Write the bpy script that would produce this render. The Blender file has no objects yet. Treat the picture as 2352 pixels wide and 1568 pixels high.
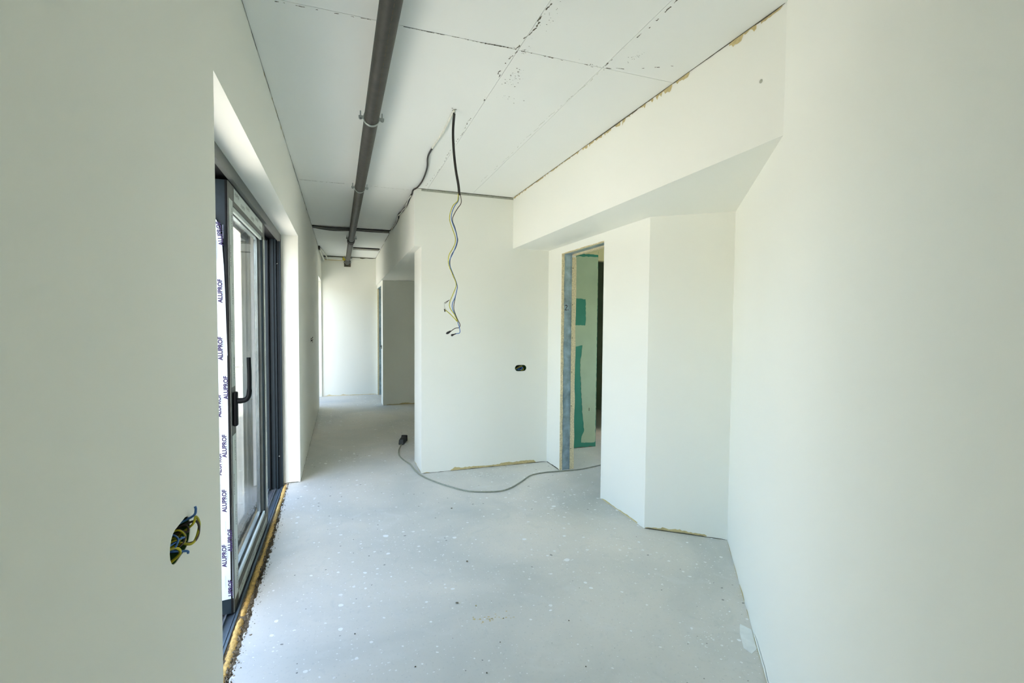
import bpy, bmesh, math, random
from mathutils import Matrix, Vector

random.seed(7)
S = bpy.context.scene
COL = S.collection
H = 2.651            # ceiling height
XL = -0.3515         # room face of the left wall
EYE = 1.43

# ------------------------------------------------------------------ camera
def make_camera(f=1101.0, yaw=0.342, pitch=0.040, roll=0.0078):
    cam = bpy.data.cameras.new('camera')
    cam.sensor_fit = 'HORIZONTAL'; cam.sensor_width = 36.0
    cam.lens = f * 36.0 / 2352.0
    cam.clip_start = 0.02; cam.clip_end = 500
    o = bpy.data.objects.new('camera', cam); COL.objects.link(o)
    R = Vector((math.cos(yaw), -math.sin(yaw), 0)); D = Vector((math.sin(yaw), math.cos(yaw), 0)); Z = Vector((0, 0, 1))
    F = D * math.cos(pitch) - Z * math.sin(pitch); U = Z * math.cos(pitch) + D * math.sin(pitch)
    c, s = math.cos(roll), math.sin(roll)
    R2 = R * c + U * s; U2 = U * c - R * s
    m = Matrix((R2, U2, -F)).transposed().to_4x4()
    m.translation = (0, 0, EYE)
    o.matrix_world = m
    S.camera = o
make_camera()

# ------------------------------------------------------------------ sky, sun, exposure
S.view_settings.view_transform = 'Standard'
S.view_settings.look = 'None'
S.view_settings.gamma = 1.0
S.view_settings.use_curve_mapping = False
S.view_settings.exposure = 1.78
W = bpy.data.worlds.new('sky'); S.world = W; W.use_nodes = True
wn = W.node_tree.nodes; wl = W.node_tree.links
sky = wn.new('ShaderNodeTexSky'); sky.sky_type = 'NISHITA'; sky.sun_disc = False
sky.sun_elevation = math.radians(45); sky.sun_rotation = math.radians(164)
sky.air_density = 1.0; sky.dust_density = 3.2; sky.ozone_density = 1.0
wl.new(sky.outputs[0], wn['Background'].inputs[0])
wn['Background'].inputs[1].default_value = 0.44
sun = bpy.data.lights.new('sun', 'SUN'); sun.energy = 4.3; sun.angle = math.radians(0.6); sun.color = (1.0, 0.93, 0.80)
so = bpy.data.objects.new('sun', sun); COL.objects.link(so)
so.rotation_euler = Vector((-0.20, 0.68, -0.71)).to_track_quat('-Z', 'Y').to_euler()
so.location = (2, -12, 14)
S.cycles.max_bounces = 10
S.cycles.diffuse_bounces = 6
S.cycles.glossy_bounces = 4
S.cycles.use_adaptive_sampling = True
S.cycles.adaptive_threshold = 0.1
S.cycles.transmission_bounces = 6
S.cycles.caustics_reflective = False
S.cycles.caustics_refractive = False

# ------------------------------------------------------------------ materials
def srgb(r, g, b):
    f = lambda c: (c / 255 / 12.92) if c / 255 <= 0.04045 else ((c / 255 + 0.055) / 1.055) ** 2.4
    return (f(r), f(g), f(b), 1.0)

def new_mat(name):
    m = bpy.data.materials.new(name); m.use_nodes = True
    nt = m.node_tree
    return m, nt, nt.nodes['Principled BSDF']

def N(nt, kind, **kw):
    n = nt.nodes.new(kind)
    for k, v in kw.items(): setattr(n, k, v)
    return n

def plain(name, col, rough=0.5, metal=0.0, var=0.10, scale=30.0, bump=0.0, spec=0.5):
    m, nt, b = new_mat(name)
    g = N(nt, 'ShaderNodeNewGeometry'); no = N(nt, 'ShaderNodeTexNoise')
    no.inputs['Scale'].default_value = scale; no.inputs['Detail'].default_value = 4
    nt.links.new(g.outputs['Position'], no.inputs['Vector'])
    r = N(nt, 'ShaderNodeMapRange'); r.inputs['From Min'].default_value = 0.3; r.inputs['From Max'].default_value = 0.7
    r.inputs['To Min'].default_value = 1 - var; r.inputs['To Max'].default_value = 1 + var
    nt.links.new(no.outputs['Fac'], r.inputs['Value'])
    mx = N(nt, 'ShaderNodeVectorMath', operation='MULTIPLY'); mx.inputs[0].default_value = col[:3]
    nt.links.new(r.outputs[0], mx.inputs[1]); nt.links.new(mx.outputs[0], b.inputs['Base Color'])
    b.inputs['Roughness'].default_value = rough; b.inputs['Metallic'].default_value = metal
    b.inputs['Specular IOR Level'].default_value = spec
    if bump:
        bp = N(nt, 'ShaderNodeBump'); bp.inputs['Strength'].default_value = bump; bp.inputs['Distance'].default_value = 0.01
        nt.links.new(no.outputs['Fac'], bp.inputs['Height']); nt.links.new(bp.outputs[0], b.inputs['Normal'])
    return m

def plaster(name, col, specks=False):
    m, nt, b = new_mat(name)
    g = N(nt, 'ShaderNodeNewGeometry')
    n1 = N(nt, 'ShaderNodeTexNoise'); n1.inputs['Scale'].default_value = 1.3; n1.inputs['Detail'].default_value = 1
    nt.links.new(g.outputs['Position'], n1.inputs['Vector'])
    mx = N(nt, 'ShaderNodeMix', data_type='RGBA')
    mx.inputs['A'].default_value = col; mx.inputs['B'].default_value = tuple(c * k for c, k in zip(col[:3], (0.955, 0.955, 0.94))) + (1,)
    nt.links.new(n1.outputs['Fac'], mx.inputs['Factor'])
    out = mx.outputs['Result']
    if specks:
        v = N(nt, 'ShaderNodeTexVoronoi'); v.inputs['Scale'].default_value = 9.0
        nt.links.new(g.outputs['Position'], v.inputs['Vector'])
        sep = N(nt, 'ShaderNodeSeparateColor'); nt.links.new(v.outputs['Color'], sep.inputs[0])
        pw = N(nt, 'ShaderNodeMath', operation='POWER'); pw.inputs[1].default_value = 5.0; nt.links.new(sep.outputs[0], pw.inputs[0])
        ml = N(nt, 'ShaderNodeMath', operation='MULTIPLY'); ml.inputs[1].default_value = 0.035; nt.links.new(pw.outputs[0], ml.inputs[0])
        lt = N(nt, 'ShaderNodeMath', operation='LESS_THAN'); nt.links.new(v.outputs['Distance'], lt.inputs[0]); nt.links.new(ml.outputs[0], lt.inputs[1])
        m2 = N(nt, 'ShaderNodeMix', data_type='RGBA'); m2.inputs['B'].default_value = srgb(110, 105, 88)
        nt.links.new(lt.outputs[0], m2.inputs['Factor']); nt.links.new(out, m2.inputs['A'])
        out = m2.outputs['Result']
    nt.links.new(out, b.inputs['Base Color'])
    b.inputs['Roughness'].default_value = 0.62
    b.inputs['Specular IOR Level'].default_value = 0.3
    return m

def floor_material():
    m, nt, b = new_mat('screed')
    g = N(nt, 'ShaderNodeNewGeometry')
    L = nt.links.new
    def noise(scale, detail=5, dist=0.0, vec=None):
        n = N(nt, 'ShaderNodeTexNoise'); n.inputs['Scale'].default_value = scale; n.inputs['Detail'].default_value = detail
        n.inputs['Distortion'].default_value = dist; L(vec or g.outputs['Position'], n.inputs['Vector']); return n
    def ramp(src, lo, hi, a=0.0, bb=1.0):
        r = N(nt, 'ShaderNodeMapRange'); r.inputs['From Min'].default_value = lo; r.inputs['From Max'].default_value = hi
        r.inputs['To Min'].default_value = a; r.inputs['To Max'].default_value = bb; L(src, r.inputs['Value']); return r.outputs[0]
    def mix(fac, a, bb):
        x = N(nt, 'ShaderNodeMix', data_type='RGBA'); L(fac, x.inputs['Factor'])
        for k, v in (('A', a), ('B', bb)):
            if isinstance(v, tuple): x.inputs[k].default_value = v
            else: L(v, x.inputs[k])
        return x.outputs['Result']
    c = mix(ramp(noise(1.1, 4, 0.6).outputs['Fac'], 0.33, 0.68), (0.545, 0.56, 0.52, 1), (0.745, 0.715, 0.635, 1))
    c = mix(ramp(noise(9, 4, 1.2).outputs['Fac'], 0.60, 0.80, 0, 0.45), c, (0.48, 0.51, 0.475, 1))
    c = mix(ramp(noise(70, 1).outputs['Fac'], 0.62, 0.75, 0, 0.3), c, (0.40, 0.43, 0.41, 1))
    # trowel scratches: a noise stretched along one direction
    mp = N(nt, 'ShaderNodeMapping'); mp.inputs['Rotation'].default_value = (0, 0, 0.6); mp.inputs['Scale'].default_value = (90, 2.2, 1)
    L(g.outputs['Position'], mp.inputs['Vector'])
    c = mix(ramp(noise(1.0, 3, 0.4, mp.outputs[0]).outputs['Fac'], 0.66, 0.8, 0, 0.3), c, (0.74, 0.74, 0.70, 1))
    # chalky footprints / dust
    c = mix(ramp(noise(3.2, 4, 2.0).outputs['Fac'], 0.58, 0.78, 0, 0.45), c, (0.73, 0.74, 0.71, 1))
    # paint splashes: voronoi dots of random size, warped
    wn_ = noise(25, 2); w = N(nt, 'ShaderNodeVectorMath', operation='MULTIPLY_ADD'); w.inputs[1].default_value = (0.022,) * 3
    L(wn_.outputs['Color'], w.inputs[0]); L(g.outputs['Position'], w.inputs[2])
    dens = ramp(noise(0.9, 2).outputs['Fac'], 0.35, 0.65, 0.35, 1.0)
    def dots(scale, power, size, color, strength, cc):
        v = N(nt, 'ShaderNodeTexVoronoi'); v.voronoi_dimensions = '2D'; v.inputs['Scale'].default_value = scale
        L(w.outputs[0], v.inputs['Vector'])
        sp = N(nt, 'ShaderNodeSeparateColor'); L(v.outputs['Color'], sp.inputs[0])
        pw = N(nt, 'ShaderNodeMath', operation='POWER'); pw.inputs[1].default_value = power; L(sp.outputs[0], pw.inputs[0])
        ml = N(nt, 'ShaderNodeMath', operation='MULTIPLY'); ml.inputs[1].default_value = size; L(pw.outputs[0], ml.inputs[0])
        m3 = N(nt, 'ShaderNodeMath', operation='MULTIPLY'); L(ml.outputs[0], m3.inputs[0]); L(dens, m3.inputs[1])
        lt = N(nt, 'ShaderNodeMath', operation='LESS_THAN'); L(v.outputs['Distance'], lt.inputs[0]); L(m3.outputs[0], lt.inputs[1])
        m4 = N(nt, 'ShaderNodeMath', operation='MULTIPLY'); L(lt.outputs[0], m4.inputs[0]); m4.inputs[1].default_value = strength
        return mix(m4.outputs[0], cc, color)
    c = dots(7.0, 4.0, 0.15, (0.90, 0.92, 0.91, 1), 0.9, c)
    c = dots(15.0, 3.5, 0.20, (0.88, 0.89, 0.87, 1), 0.8, c)
    c = dots(42.0, 5.0, 0.26, (0.84, 0.85, 0.83, 1), 0.7, c)
    c = dots(12.3, 9.0, 0.12, (0.12, 0.12, 0.10, 1), 0.7, c)
    L(c, b.inputs['Base Color'])
    b.inputs['Roughness'].default_value = 0.55
    bp = N(nt, 'ShaderNodeBump'); bp.inputs['Strength'].default_value = 0.12; bp.inputs['Distance'].default_value = 0.004
    L(noise(30, 3, 0.5).outputs['Fac'], bp.inputs['Height']); L(bp.outputs[0], b.inputs['Normal'])
    return m

def glass_material():
    m, nt, b = new_mat('window_glass')
    nt.nodes.remove(b)
    out = nt.nodes['Material Output']
    tr = N(nt, 'ShaderNodeBsdfTransparent'); tr.inputs[0].default_value = (0.97, 0.98, 0.975, 1)
    gl = N(nt, 'ShaderNodeBsdfGlossy'); gl.inputs['Roughness'].default_value = 0.03
    fr = N(nt, 'ShaderNodeFresnel'); fr.inputs['IOR'].default_value = 1.33
    df = N(nt, 'ShaderNodeBsdfDiffuse'); df.inputs[0].default_value = (0.75, 0.76, 0.72, 1)
    mx = N(nt, 'ShaderNodeMixShader')
    gb = N(nt, 'ShaderNodeNewGeometry'); inv = N(nt, 'ShaderNodeMath', operation='SUBTRACT'); inv.inputs[0].default_value = 1.0
    nt.links.new(gb.outputs['Backfacing'], inv.inputs[1])
    fm = N(nt, 'ShaderNodeMath', operation='MULTIPLY'); nt.links.new(fr.outputs[0], fm.inputs[0]); nt.links.new(inv.outputs[0], fm.inputs[1])
    nt.links.new(fm.outputs[0], mx.inputs[0])
    m0 = N(nt, 'ShaderNodeMixShader')          # dusty film on the pane
    g = N(nt, 'ShaderNodeNewGeometry'); no = N(nt, 'ShaderNodeTexNoise'); no.inputs['Scale'].default_value = 5
    nt.links.new(g.outputs['Position'], no.inputs['Vector'])
    r = N(nt, 'ShaderNodeMapRange'); r.inputs['From Min'].default_value = 0.35; r.inputs['From Max'].default_value = 0.75
    r.inputs['To Min'].default_value = 0.01; r.inputs['To Max'].default_value = 0.07
    nt.links.new(no.outputs['Fac'], r.inputs['Value']); nt.links.new(r.outputs[0], m0.inputs[0])
    nt.links.new(tr.outputs[0], m0.inputs[1]); nt.links.new(df.outputs[0], m0.inputs[2])
    nt.links.new(m0.outputs[0], mx.inputs[1]); nt.links.new(gl.outputs[0], mx.inputs[2])
    nt.links.new(mx.outputs[0], out.inputs['Surface'])
    return m

M = dict(
    wall=plaster('white_plaster', (0.88, 0.885, 0.81, 1)),
    ceil=plaster('ceiling_paint', (0.87, 0.885, 0.845, 1), True),
    floor=floor_material(), glass=glass_material(),
    crack=plain('crack_brown_grey', srgb(92, 88, 72), 0.9, 0, 0.35, 200),  # dark brown-grey of cracks, gaps, pits and small dark bits
    joint=plain('joint_grey', srgb(168, 170, 155), 0.9, 0, 0.15, 80),
    bare=plain('bare_plasterboard', srgb(200, 184, 134), 0.85, 0, 0.12, 60),
    board_edge=plain('board_edge', srgb(222, 210, 172), 0.9, 0, 0.22, 90, 0.4),
    stud=plain('galvanised_steel', srgb(160, 182, 192), 0.34, 0.55, 0.30, 14),
    green=plain('green_plasterboard', srgb(52, 128, 108), 0.8, 0, 0.06, 8),
    skim=plain('green_skim_coat', srgb(160, 180, 152), 0.8, 0, 0.05, 6),
    skim_top=plain('beige_skim_coat', srgb(196, 192, 150), 0.8, 0, 0.05, 6),
    alu=plain('anthracite_aluminium', srgb(22, 36, 42), 0.45, 0.0, 0.12, 20, 0, 0.22),
    alu_in=plain('sash_grey_aluminium', srgb(98, 102, 98), 0.42, 0.35, 0.10, 20),
    track=plain('bare_aluminium_track', srgb(104, 122, 134), 0.35, 0.55, 0.12, 20),
    gasket=plain('black_gasket', srgb(14, 16, 17), 0.6, 0, 0.1, 30, 0, 0.15),
    rail=plain('silver_rail', srgb(175, 185, 192), 0.25, 0.85, 0.15, 25),
    film=plain('protective_film', srgb(186, 199, 207), 0.35, 0, 0.04, 10),
    film_grey=plain('protective_film_grey', srgb(200, 210, 205), 0.4, 0, 0.05, 15),
    print_=plain('violet_print', srgb(34, 10, 70), 0.6, 0, 0.02),
    print_grey=plain('grey_print', srgb(150, 155, 180), 0.6, 0, 0.02),
    print_dark=plain('dark_print', srgb(70, 72, 78), 0.6, 0, 0.02),
    handle=plain('matt_black_handle', srgb(11, 14, 15), 0.55, 0.0, 0.04, 30, 0, 0.15),
    foam=plain('yellow_foam', srgb(204, 168, 96), 0.9, 0, 0.25, 60, 0.8),
    dirt=plain('damp_rubble', srgb(118, 106, 84), 0.95, 0, 0.40, 80, 0.6),
    stone=plain('crumb_grey', srgb(128, 122, 104), 0.95, 0, 0.35, 150),
    pipe=plain('grey_black_pipe', srgb(46, 43, 36), 0.5, 0.0, 0.40, 22),
    ring=plain('black_rubber_ring', srgb(20, 20, 18), 0.55),
    zinc=plain('zinc_clamp', srgb(165, 172, 168), 0.35, 0.8, 0.15, 40),
    conduit=plain('black_conduit', srgb(38, 34, 28), 0.5, 0, 0.1),
    cable_white=plain('white_painted_cable', srgb(222, 222, 208), 0.6),
    cable_grey=plain('grey_flex', srgb(146, 150, 132), 0.5, 0, 0.15, 50),
    wy=plain('yellow_green_wire', srgb(186, 178, 34), 0.45, 0, 0.25, 60),
    wb=plain('blue_wire', srgb(62, 112, 176), 0.45),
    wk=plain('brown_wire', srgb(74, 62, 50), 0.45),
    wblack=plain('black_tape', srgb(30, 24, 20), 0.5),
    boxgreen=plain('green_socket_box', srgb(30, 74, 18), 0.6),
    boxblack=plain('black_socket_box', srgb(20, 22, 18), 0.6),
    plug=plain('black_rubber_plug', srgb(34, 40, 42), 0.5, 0, 0.3, 120),
    yellow=plain('yellow_plastic', srgb(196, 176, 40), 0.5),
    paving=plain('pale_terrace', (0.54, 0.515, 0.45, 1), 0.85, 0, 0.10, 3),
    render=plain('outside_render', (0.66, 0.66, 0.60, 1), 0.85, 0, 0.05, 3),
    board=plain('pale_cladding', (0.60, 0.61, 0.57, 1), 0.7, 0, 0.06, 2),
    roof=plain('grey_roof', srgb(108, 122, 124), 0.6, 0, 0.15, 6),
    leaf=plain('leaf_green', srgb(86, 104, 74), 0.7, 0, 0.35, 12),
    bark=plain('bark', srgb(92, 80, 64), 0.9, 0, 0.3, 20),
    putty=plain('pale_putty', srgb(232, 236, 232), 0.7, 0, 0.05),
    number=plain('felt_pen', srgb(24, 26, 30), 0.6),
)

# ------------------------------------------------------------------ helpers
def obj(name, bm, mat, parent=None, smooth=False):
    me = bpy.data.meshes.new(name)
    bmesh.ops.recalc_face_normals(bm, faces=bm.faces)
    bm.to_mesh(me); bm.free()
    me.materials.append(M[mat])
    if smooth:
        for p in me.polygons: p.use_smooth = True
    o = bpy.data.objects.new(name, me); COL.objects.link(o)
    if parent: o.parent = parent
    return o

def empty(name, loc=(0, 0, 0)):
    o = bpy.data.objects.new(name, None); COL.objects.link(o); o.location = loc
    o.empty_display_size = 0.05
    return o

def tag(o, label, cat=None, group=None, kind=None):
    if label: o['label'] = label
    if cat: o['category'] = cat
    if group: o['group'] = group
    if kind: o['kind'] = kind
    return o

def put(o, parent):
    """parent keeping world place (parents here are never rotated)"""
    o.parent = parent
    o.matrix_parent_inverse = Matrix.Translation(parent.location).inverted()
    return o

def add_box(bm, x0, x1, y0, y1, z0, z1, bev=0.0):
    vs = [bm.verts.new((x, y, z)) for x in (x0, x1) for y in (y0, y1) for z in (z0, z1)]
    F = [(0, 1, 3, 2), (4, 6, 7, 5), (0, 4, 5, 1), (2, 3, 7, 6), (0, 2, 6, 4), (1, 5, 7, 3)]
    fs = [bm.faces.new([vs[i] for i in f]) for f in F]
    if bev:
        es = list({e for f in fs for e in f.edges})
        bmesh.ops.bevel(bm, geom=es, offset=bev, segments=2, profile=0.5, affect='EDGES')

def box(name, x0, x1, y0, y1, z0, z1, mat, parent=None, bev=0.0):
    bm = bmesh.new(); add_box(bm, x0, x1, y0, y1, z0, z1, bev)
    return obj(name, bm, mat, parent)

def add_prism(bm, poly, z0, z1):
    a = [bm.verts.new((x, y, z0)) for x, y in poly]; b = [bm.verts.new((x, y, z1)) for x, y in poly]
    bm.faces.new(a[::-1]); bm.faces.new(b)
    n = len(poly)
    for i in range(n): bm.faces.new((a[i], a[(i + 1) % n], b[(i + 1) % n], b[i]))

def prism(name, poly, z0, z1, mat, parent=None):
    bm = bmesh.new(); add_prism(bm, poly, z0, z1)
    bmesh.ops.triangulate(bm, faces=[f for f in bm.faces if len(f.verts) > 4])
    return obj(name, bm, mat, parent)

def cut(o, cutters):
    """boolean-subtract solid boxes / rounded holes (bmesh builders) from o"""
    for build in cutters:
        bm = bmesh.new(); build(bm); bmesh.ops.recalc_face_normals(bm, faces=bm.faces)
        me = bpy.data.meshes.new('cutter'); bm.to_mesh(me); bm.free()
        c = bpy.data.objects.new('cutter', me); COL.objects.link(c)
        md = o.modifiers.new('cut', 'BOOLEAN'); md.operation = 'DIFFERENCE'; md.object = c; md.solver = 'EXACT'
        dg = bpy.context.evaluated_depsgraph_get(); dg.update()
        new = bpy.data.meshes.new_from_object(o.evaluated_get(dg))
        o.modifiers.clear(); o.data = new
        bpy.data.objects.remove(c); bpy.data.meshes.remove(me)
    return o

def smooth_path(pts, n=6):
    P = [Vector(p) for p in pts]
    if len(P) < 3: return P
    out = []
    for i in range(len(P) - 1):
        p0 = P[max(i - 1, 0)]; p1 = P[i]; p2 = P[i + 1]; p3 = P[min(i + 2, len(P) - 1)]
        for k in range(n):
            t = k / n
            out.append(0.5 * ((2 * p1) + (p2 - p0) * t + (2 * p0 - 5 * p1 + 4 * p2 - p3) * t * t + (3 * p1 - p0 - 3 * p2 + p3) * t ** 3))
    out.append(P[-1])
    return out

def add_tube(bm, pts, r, seg=8, cap=True):
    P = [Vector(p) for p in pts]
    rings = []; up = None
    for i, p in enumerate(P):
        d = (P[min(i + 1, len(P) - 1)] - P[max(i - 1, 0)])
        if d.length < 1e-9: d = Vector((0, 0, 1))
        d.normalize()
        if up is None:
            up = Vector((0, 0, 1)) if abs(d.z) < 0.9 else Vector((1, 0, 0))
        a = d.cross(up)
        if a.length < 1e-6: a = d.orthogonal()
        a.normalize(); b = a.cross(d); b.normalize(); up = b
        rr = r[i] if isinstance(r, (list, tuple)) else r
        rings.append([bm.verts.new(p + (a * math.cos(2 * math.pi * k / seg) + b * math.sin(2 * math.pi * k / seg)) * rr) for k in range(seg)])
    for i in range(len(rings) - 1):
        for k in range(seg):
            bm.faces.new((rings[i][k], rings[i][(k + 1) % seg], rings[i + 1][(k + 1) % seg], rings[i + 1][k]))
    if cap:
        bm.faces.new(rings[0][::-1]); bm.faces.new(rings[-1])

def tube(name, pts, r, mat, parent=None, seg=8, n=5):
    bm = bmesh.new(); add_tube(bm, smooth_path(pts, n), r, seg)
    return obj(name, bm, mat, parent, True)

def lettering(name, text, size, mat, parent, matrix, shear=0.0, bold=0.0):
    cu = bpy.data.curves.new('t', 'FONT'); cu.body = text; cu.size = size; cu.align_x = 'CENTER'; cu.align_y = 'CENTER'
    cu.shear = shear; cu.offset = bold; cu.resolution_u = 3
    t = bpy.data.objects.new('t', cu); COL.objects.link(t)
    dg = bpy.context.evaluated_depsgraph_get(); dg.update()
    me = bpy.data.meshes.new_from_object(t.evaluated_get(dg))
    bpy.data.objects.remove(t); bpy.data.curves.remove(cu)
    me.transform(matrix); me.name = name
    me.materials.clear(); me.materials.append(M[mat])
    o = bpy.data.objects.new(name, me); COL.objects.link(o); o.parent = parent
    return o

def frame_matrix(right, up, origin):
    r = Vector(right); u = Vector(up); n = r.cross(u)
    m = Matrix((r, u, n)).transposed().to_4x4(); m.translation = origin
    return m

def ragged_strip(name, p0, p1, up, nrm, h0, h1, mat, parent, step=0.03, base=0.0, gap=0.0, off=0.0012):
    """a torn-edged flake band along p0-p1 on a surface: height varies between h0 and h1"""
    p0, p1, up, nrm = map(Vector, (p0, p1, up, nrm))
    L = (p1 - p0).length; n = max(2, int(L / step)); d = (p1 - p0) / n
    bm = bmesh.new(); prev = None; h = random.uniform(h0, h1)
    for i in range(n + 1):
        if random.random() < 0.45: h = h0 + (h1 - h0) * random.random() ** 1.6
        hh = h * random.uniform(0.75, 1.15)
        if i in (0, n): hh *= 0.3
        if gap and random.random() < gap: prev = None; continue
        c = p0 + d * i + nrm * off
        b0 = bm.verts.new(c + up * base * random.uniform(0.6, 1)); t0 = bm.verts.new(c + up * (base + hh))
        if prev: bm.faces.new((prev[0], b0, t0, prev[1]))
        prev = (b0, t0)
    bmesh.ops.delete(bm, geom=[v for v in bm.verts if not v.link_faces], context='VERTS')
    return obj(name, bm, mat, parent)

def crack_line(name, pts, w, mat, parent, z, dash=0.5, wander=0.006, step=0.009):
    """dashes of a broken joint on the ceiling underside"""
    bm = bmesh.new()
    for a, b in zip(pts[:-1], pts[1:]):
        a, b = Vector((a[0], a[1], 0)), Vector((b[0], b[1], 0)); L = (b - a).length; d = (b - a) / L; s = Vector((-d.y, d.x, 0))
        t = 0.0; off = 0.0; on = random.random() < dash; run = 0
        while t < L:
            st = random.uniform(0.5, 1.4) * step; t2 = min(t + st, L)
            o2 = max(-3 * wander, min(3 * wander, off + random.uniform(-wander, wander)))
            run -= 1
            if run <= 0: on = random.random() < dash; run = random.randint(1, 3)
            if on:
                w1, w2 = w * random.uniform(0.1, 1.3), w * random.uniform(0.1, 1.3)
                q = [a + d * t + s * (off - w1), a + d * t2 + s * (o2 - w2), a + d * t2 + s * (o2 + w2), a + d * t + s * (off + w1)]
                bm.faces.new([bm.verts.new((v.x, v.y, z)) for v in q])
            t = t2; off = o2
    return obj(name, bm, mat, parent)

def blob_patch(name, c, n, spread, rmin, rmax, mat, parent, z):
    bm = bmesh.new()
    for i in range(n):
        x = c[0] + random.gauss(0, spread[0]); y = c[1] + random.gauss(0, spread[1]); r = random.uniform(rmin, rmax)
        k = random.randint(5, 7); e = random.uniform(0.4, 1); a0 = random.random() * 6
        bm.faces.new([bm.verts.new((x + r * math.cos(a0 + 6.283 * j / k) * random.uniform(.6, 1.2), y + r * e * math.sin(a0 + 6.283 * j / k) * random.uniform(.6, 1.2), z)) for j in range(k)])
    return obj(name, bm, mat, parent)

def struct(o, label=None):
    o['kind'] = 'structure'
    if label: o['label'] = label
    return o

# ================================================================== THE SHELL
WY0, WY1, WZ = 1.657, 4.585, 2.166           # terrace door opening in the left wall
YC = 4.482                                    # face of the middle wall
RC = Vector((2.3996, 2.4591)); RD = Vector((-0.6076, -0.7943)); RN = Vector((0.7943, -0.6076))   # right wall corner, run, outward

# ---- floor with a broken edge along the terrace door
edge = [(-0.462, WY1), ]
y = WY1 - 0.02
xb = -0.45
while y > WY0 + 0.02:
    base = -0.450 + 0.028 * min(1, max(0, (WY1 - y) / 1.2))
    xb = base + random.uniform(-0.009, 0.009)
    edge.append((xb, y)); y -= random.uniform(0.007, 0.022)
edge.append((-0.42, WY0))
poly = [(-0.70, -1.35), (4.1, -1.35), (4.1, 9.85), (-0.70, 9.85), (-0.70, WY1)] + edge + [(-0.70, WY0)]
floor = struct(prism('floor', poly, -0.12, 0.0, 'floor'), 'bare grey screed floor with white paint splashes')
box('trench_bed', -0.70, -0.405, WY0, WY1, -0.12, -0.062, 'dirt', floor)

# ---- ceiling: slab and cast panels with open joints
ceiling = struct(box('ceiling', -0.72, 4.1, -1.35, 9.85, H + 0.012, H + 0.20, 'joint'), 'white painted concrete ceiling of cast panels with cracked joints')
xs = [-0.72, 0.755, 1.185, 4.1]; ys = [-1.35, 2.07, 4.565, 6.70, 9.85]
for i in range(3):
    for j in range(4):
        g = 0.0010
        box('ceiling_panel', xs[i] + (g if i else 0), xs[i + 1] - (g if i < 2 else 0), ys[j] + (g if j else 0), ys[j + 1] - (g if j < 3 else 0), H, H + 0.012, 'ceil', ceiling)
zc = H - 0.0008
crack_line('crack', [(-0.28, 2.085), (0.15, 2.075)], 0.0022, 'crack', ceiling, zc, 0.35, 0.002)
crack_line('crack', [(0.25, 2.073), (0.62, 2.07)], 0.0022, 'crack', ceiling, zc, 0.75, 0.001)
crack_line('crack', [(0.60, 2.07), (0.725, 2.066)], 0.0042, 'crack', ceiling, zc, 1.0, 0.0008)
crack_line('crack', [(0.76, 2.07), (0.98, 2.075), (1.2, 2.065), (1.33, 2.03), (1.5, 1.93)], 0.003, 'crack', ceiling, zc, 0.35, 0.003)
crack_line('crack', [(0.79, 1.60), (0.768, 1.849), (0.757, 2.07)], 0.0032, 'crack', ceiling, zc, 0.5, 0.005)
crack_line('crack', [(0.757, 2.07), (0.745, 2.30), (0.735, 2.597), (0.752, 3.0)], 0.0032, 'crack', ceiling, zc, 0.42, 0.005)
crack_line('crack', [(0.752, 3.0), (0.741, 4.0), (0.71, 4.44)], 0.002, 'crack', ceiling, zc, 0.4, 0.003)
crack_line('crack', [(1.194, 1.45), (1.199, 1.75), (1.196, 2.06)], 0.0026, 'crack', ceiling, zc, 0.35, 0.003)
crack_line('crack', [(1.188, 2.08), (1.172, 2.8), (1.15, 4.1)], 0.0013, 'joint', ceiling, zc, 0.4, 0.003)
crack_line('crack', [(-0.345, 4.585), (0.13, 4.566)], 0.003, 'crack', ceiling, zc, 0.6, 0.002)
crack_line('crack', [(0.22, 4.565), (0.62, 4.56)], 0.002, 'joint', ceiling, zc, 0.7, 0.002)
blob_patch('pitting', (0.82, 2.29), 45, (0.022, 0.05), 0.001, 0.0042, 'crack', ceiling, zc)
blob_patch('pitting', (0.86, 2.53), 16, (0.05, 0.02), 0.001, 0.004, 'crack', ceiling, zc)
blob_patch('pitting', (0.80, 1.80), 20, (0.015, 0.10), 0.001, 0.004, 'crack', ceiling, zc)
blob_patch('pitting', (1.28, 1.93), 22, (0.012, 0.02), 0.0008, 0.003, 'crack', ceiling, zc)
blob_patch('pitting', (0.78, 2.07), 16, (0.02, 0.015), 0.001, 0.004, 'crack', ceiling, zc)
blob_patch('pitting', (1.15, 2.07), 16, (0.05, 0.012), 0.001, 0.0035, 'crack', ceiling, zc)

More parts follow.
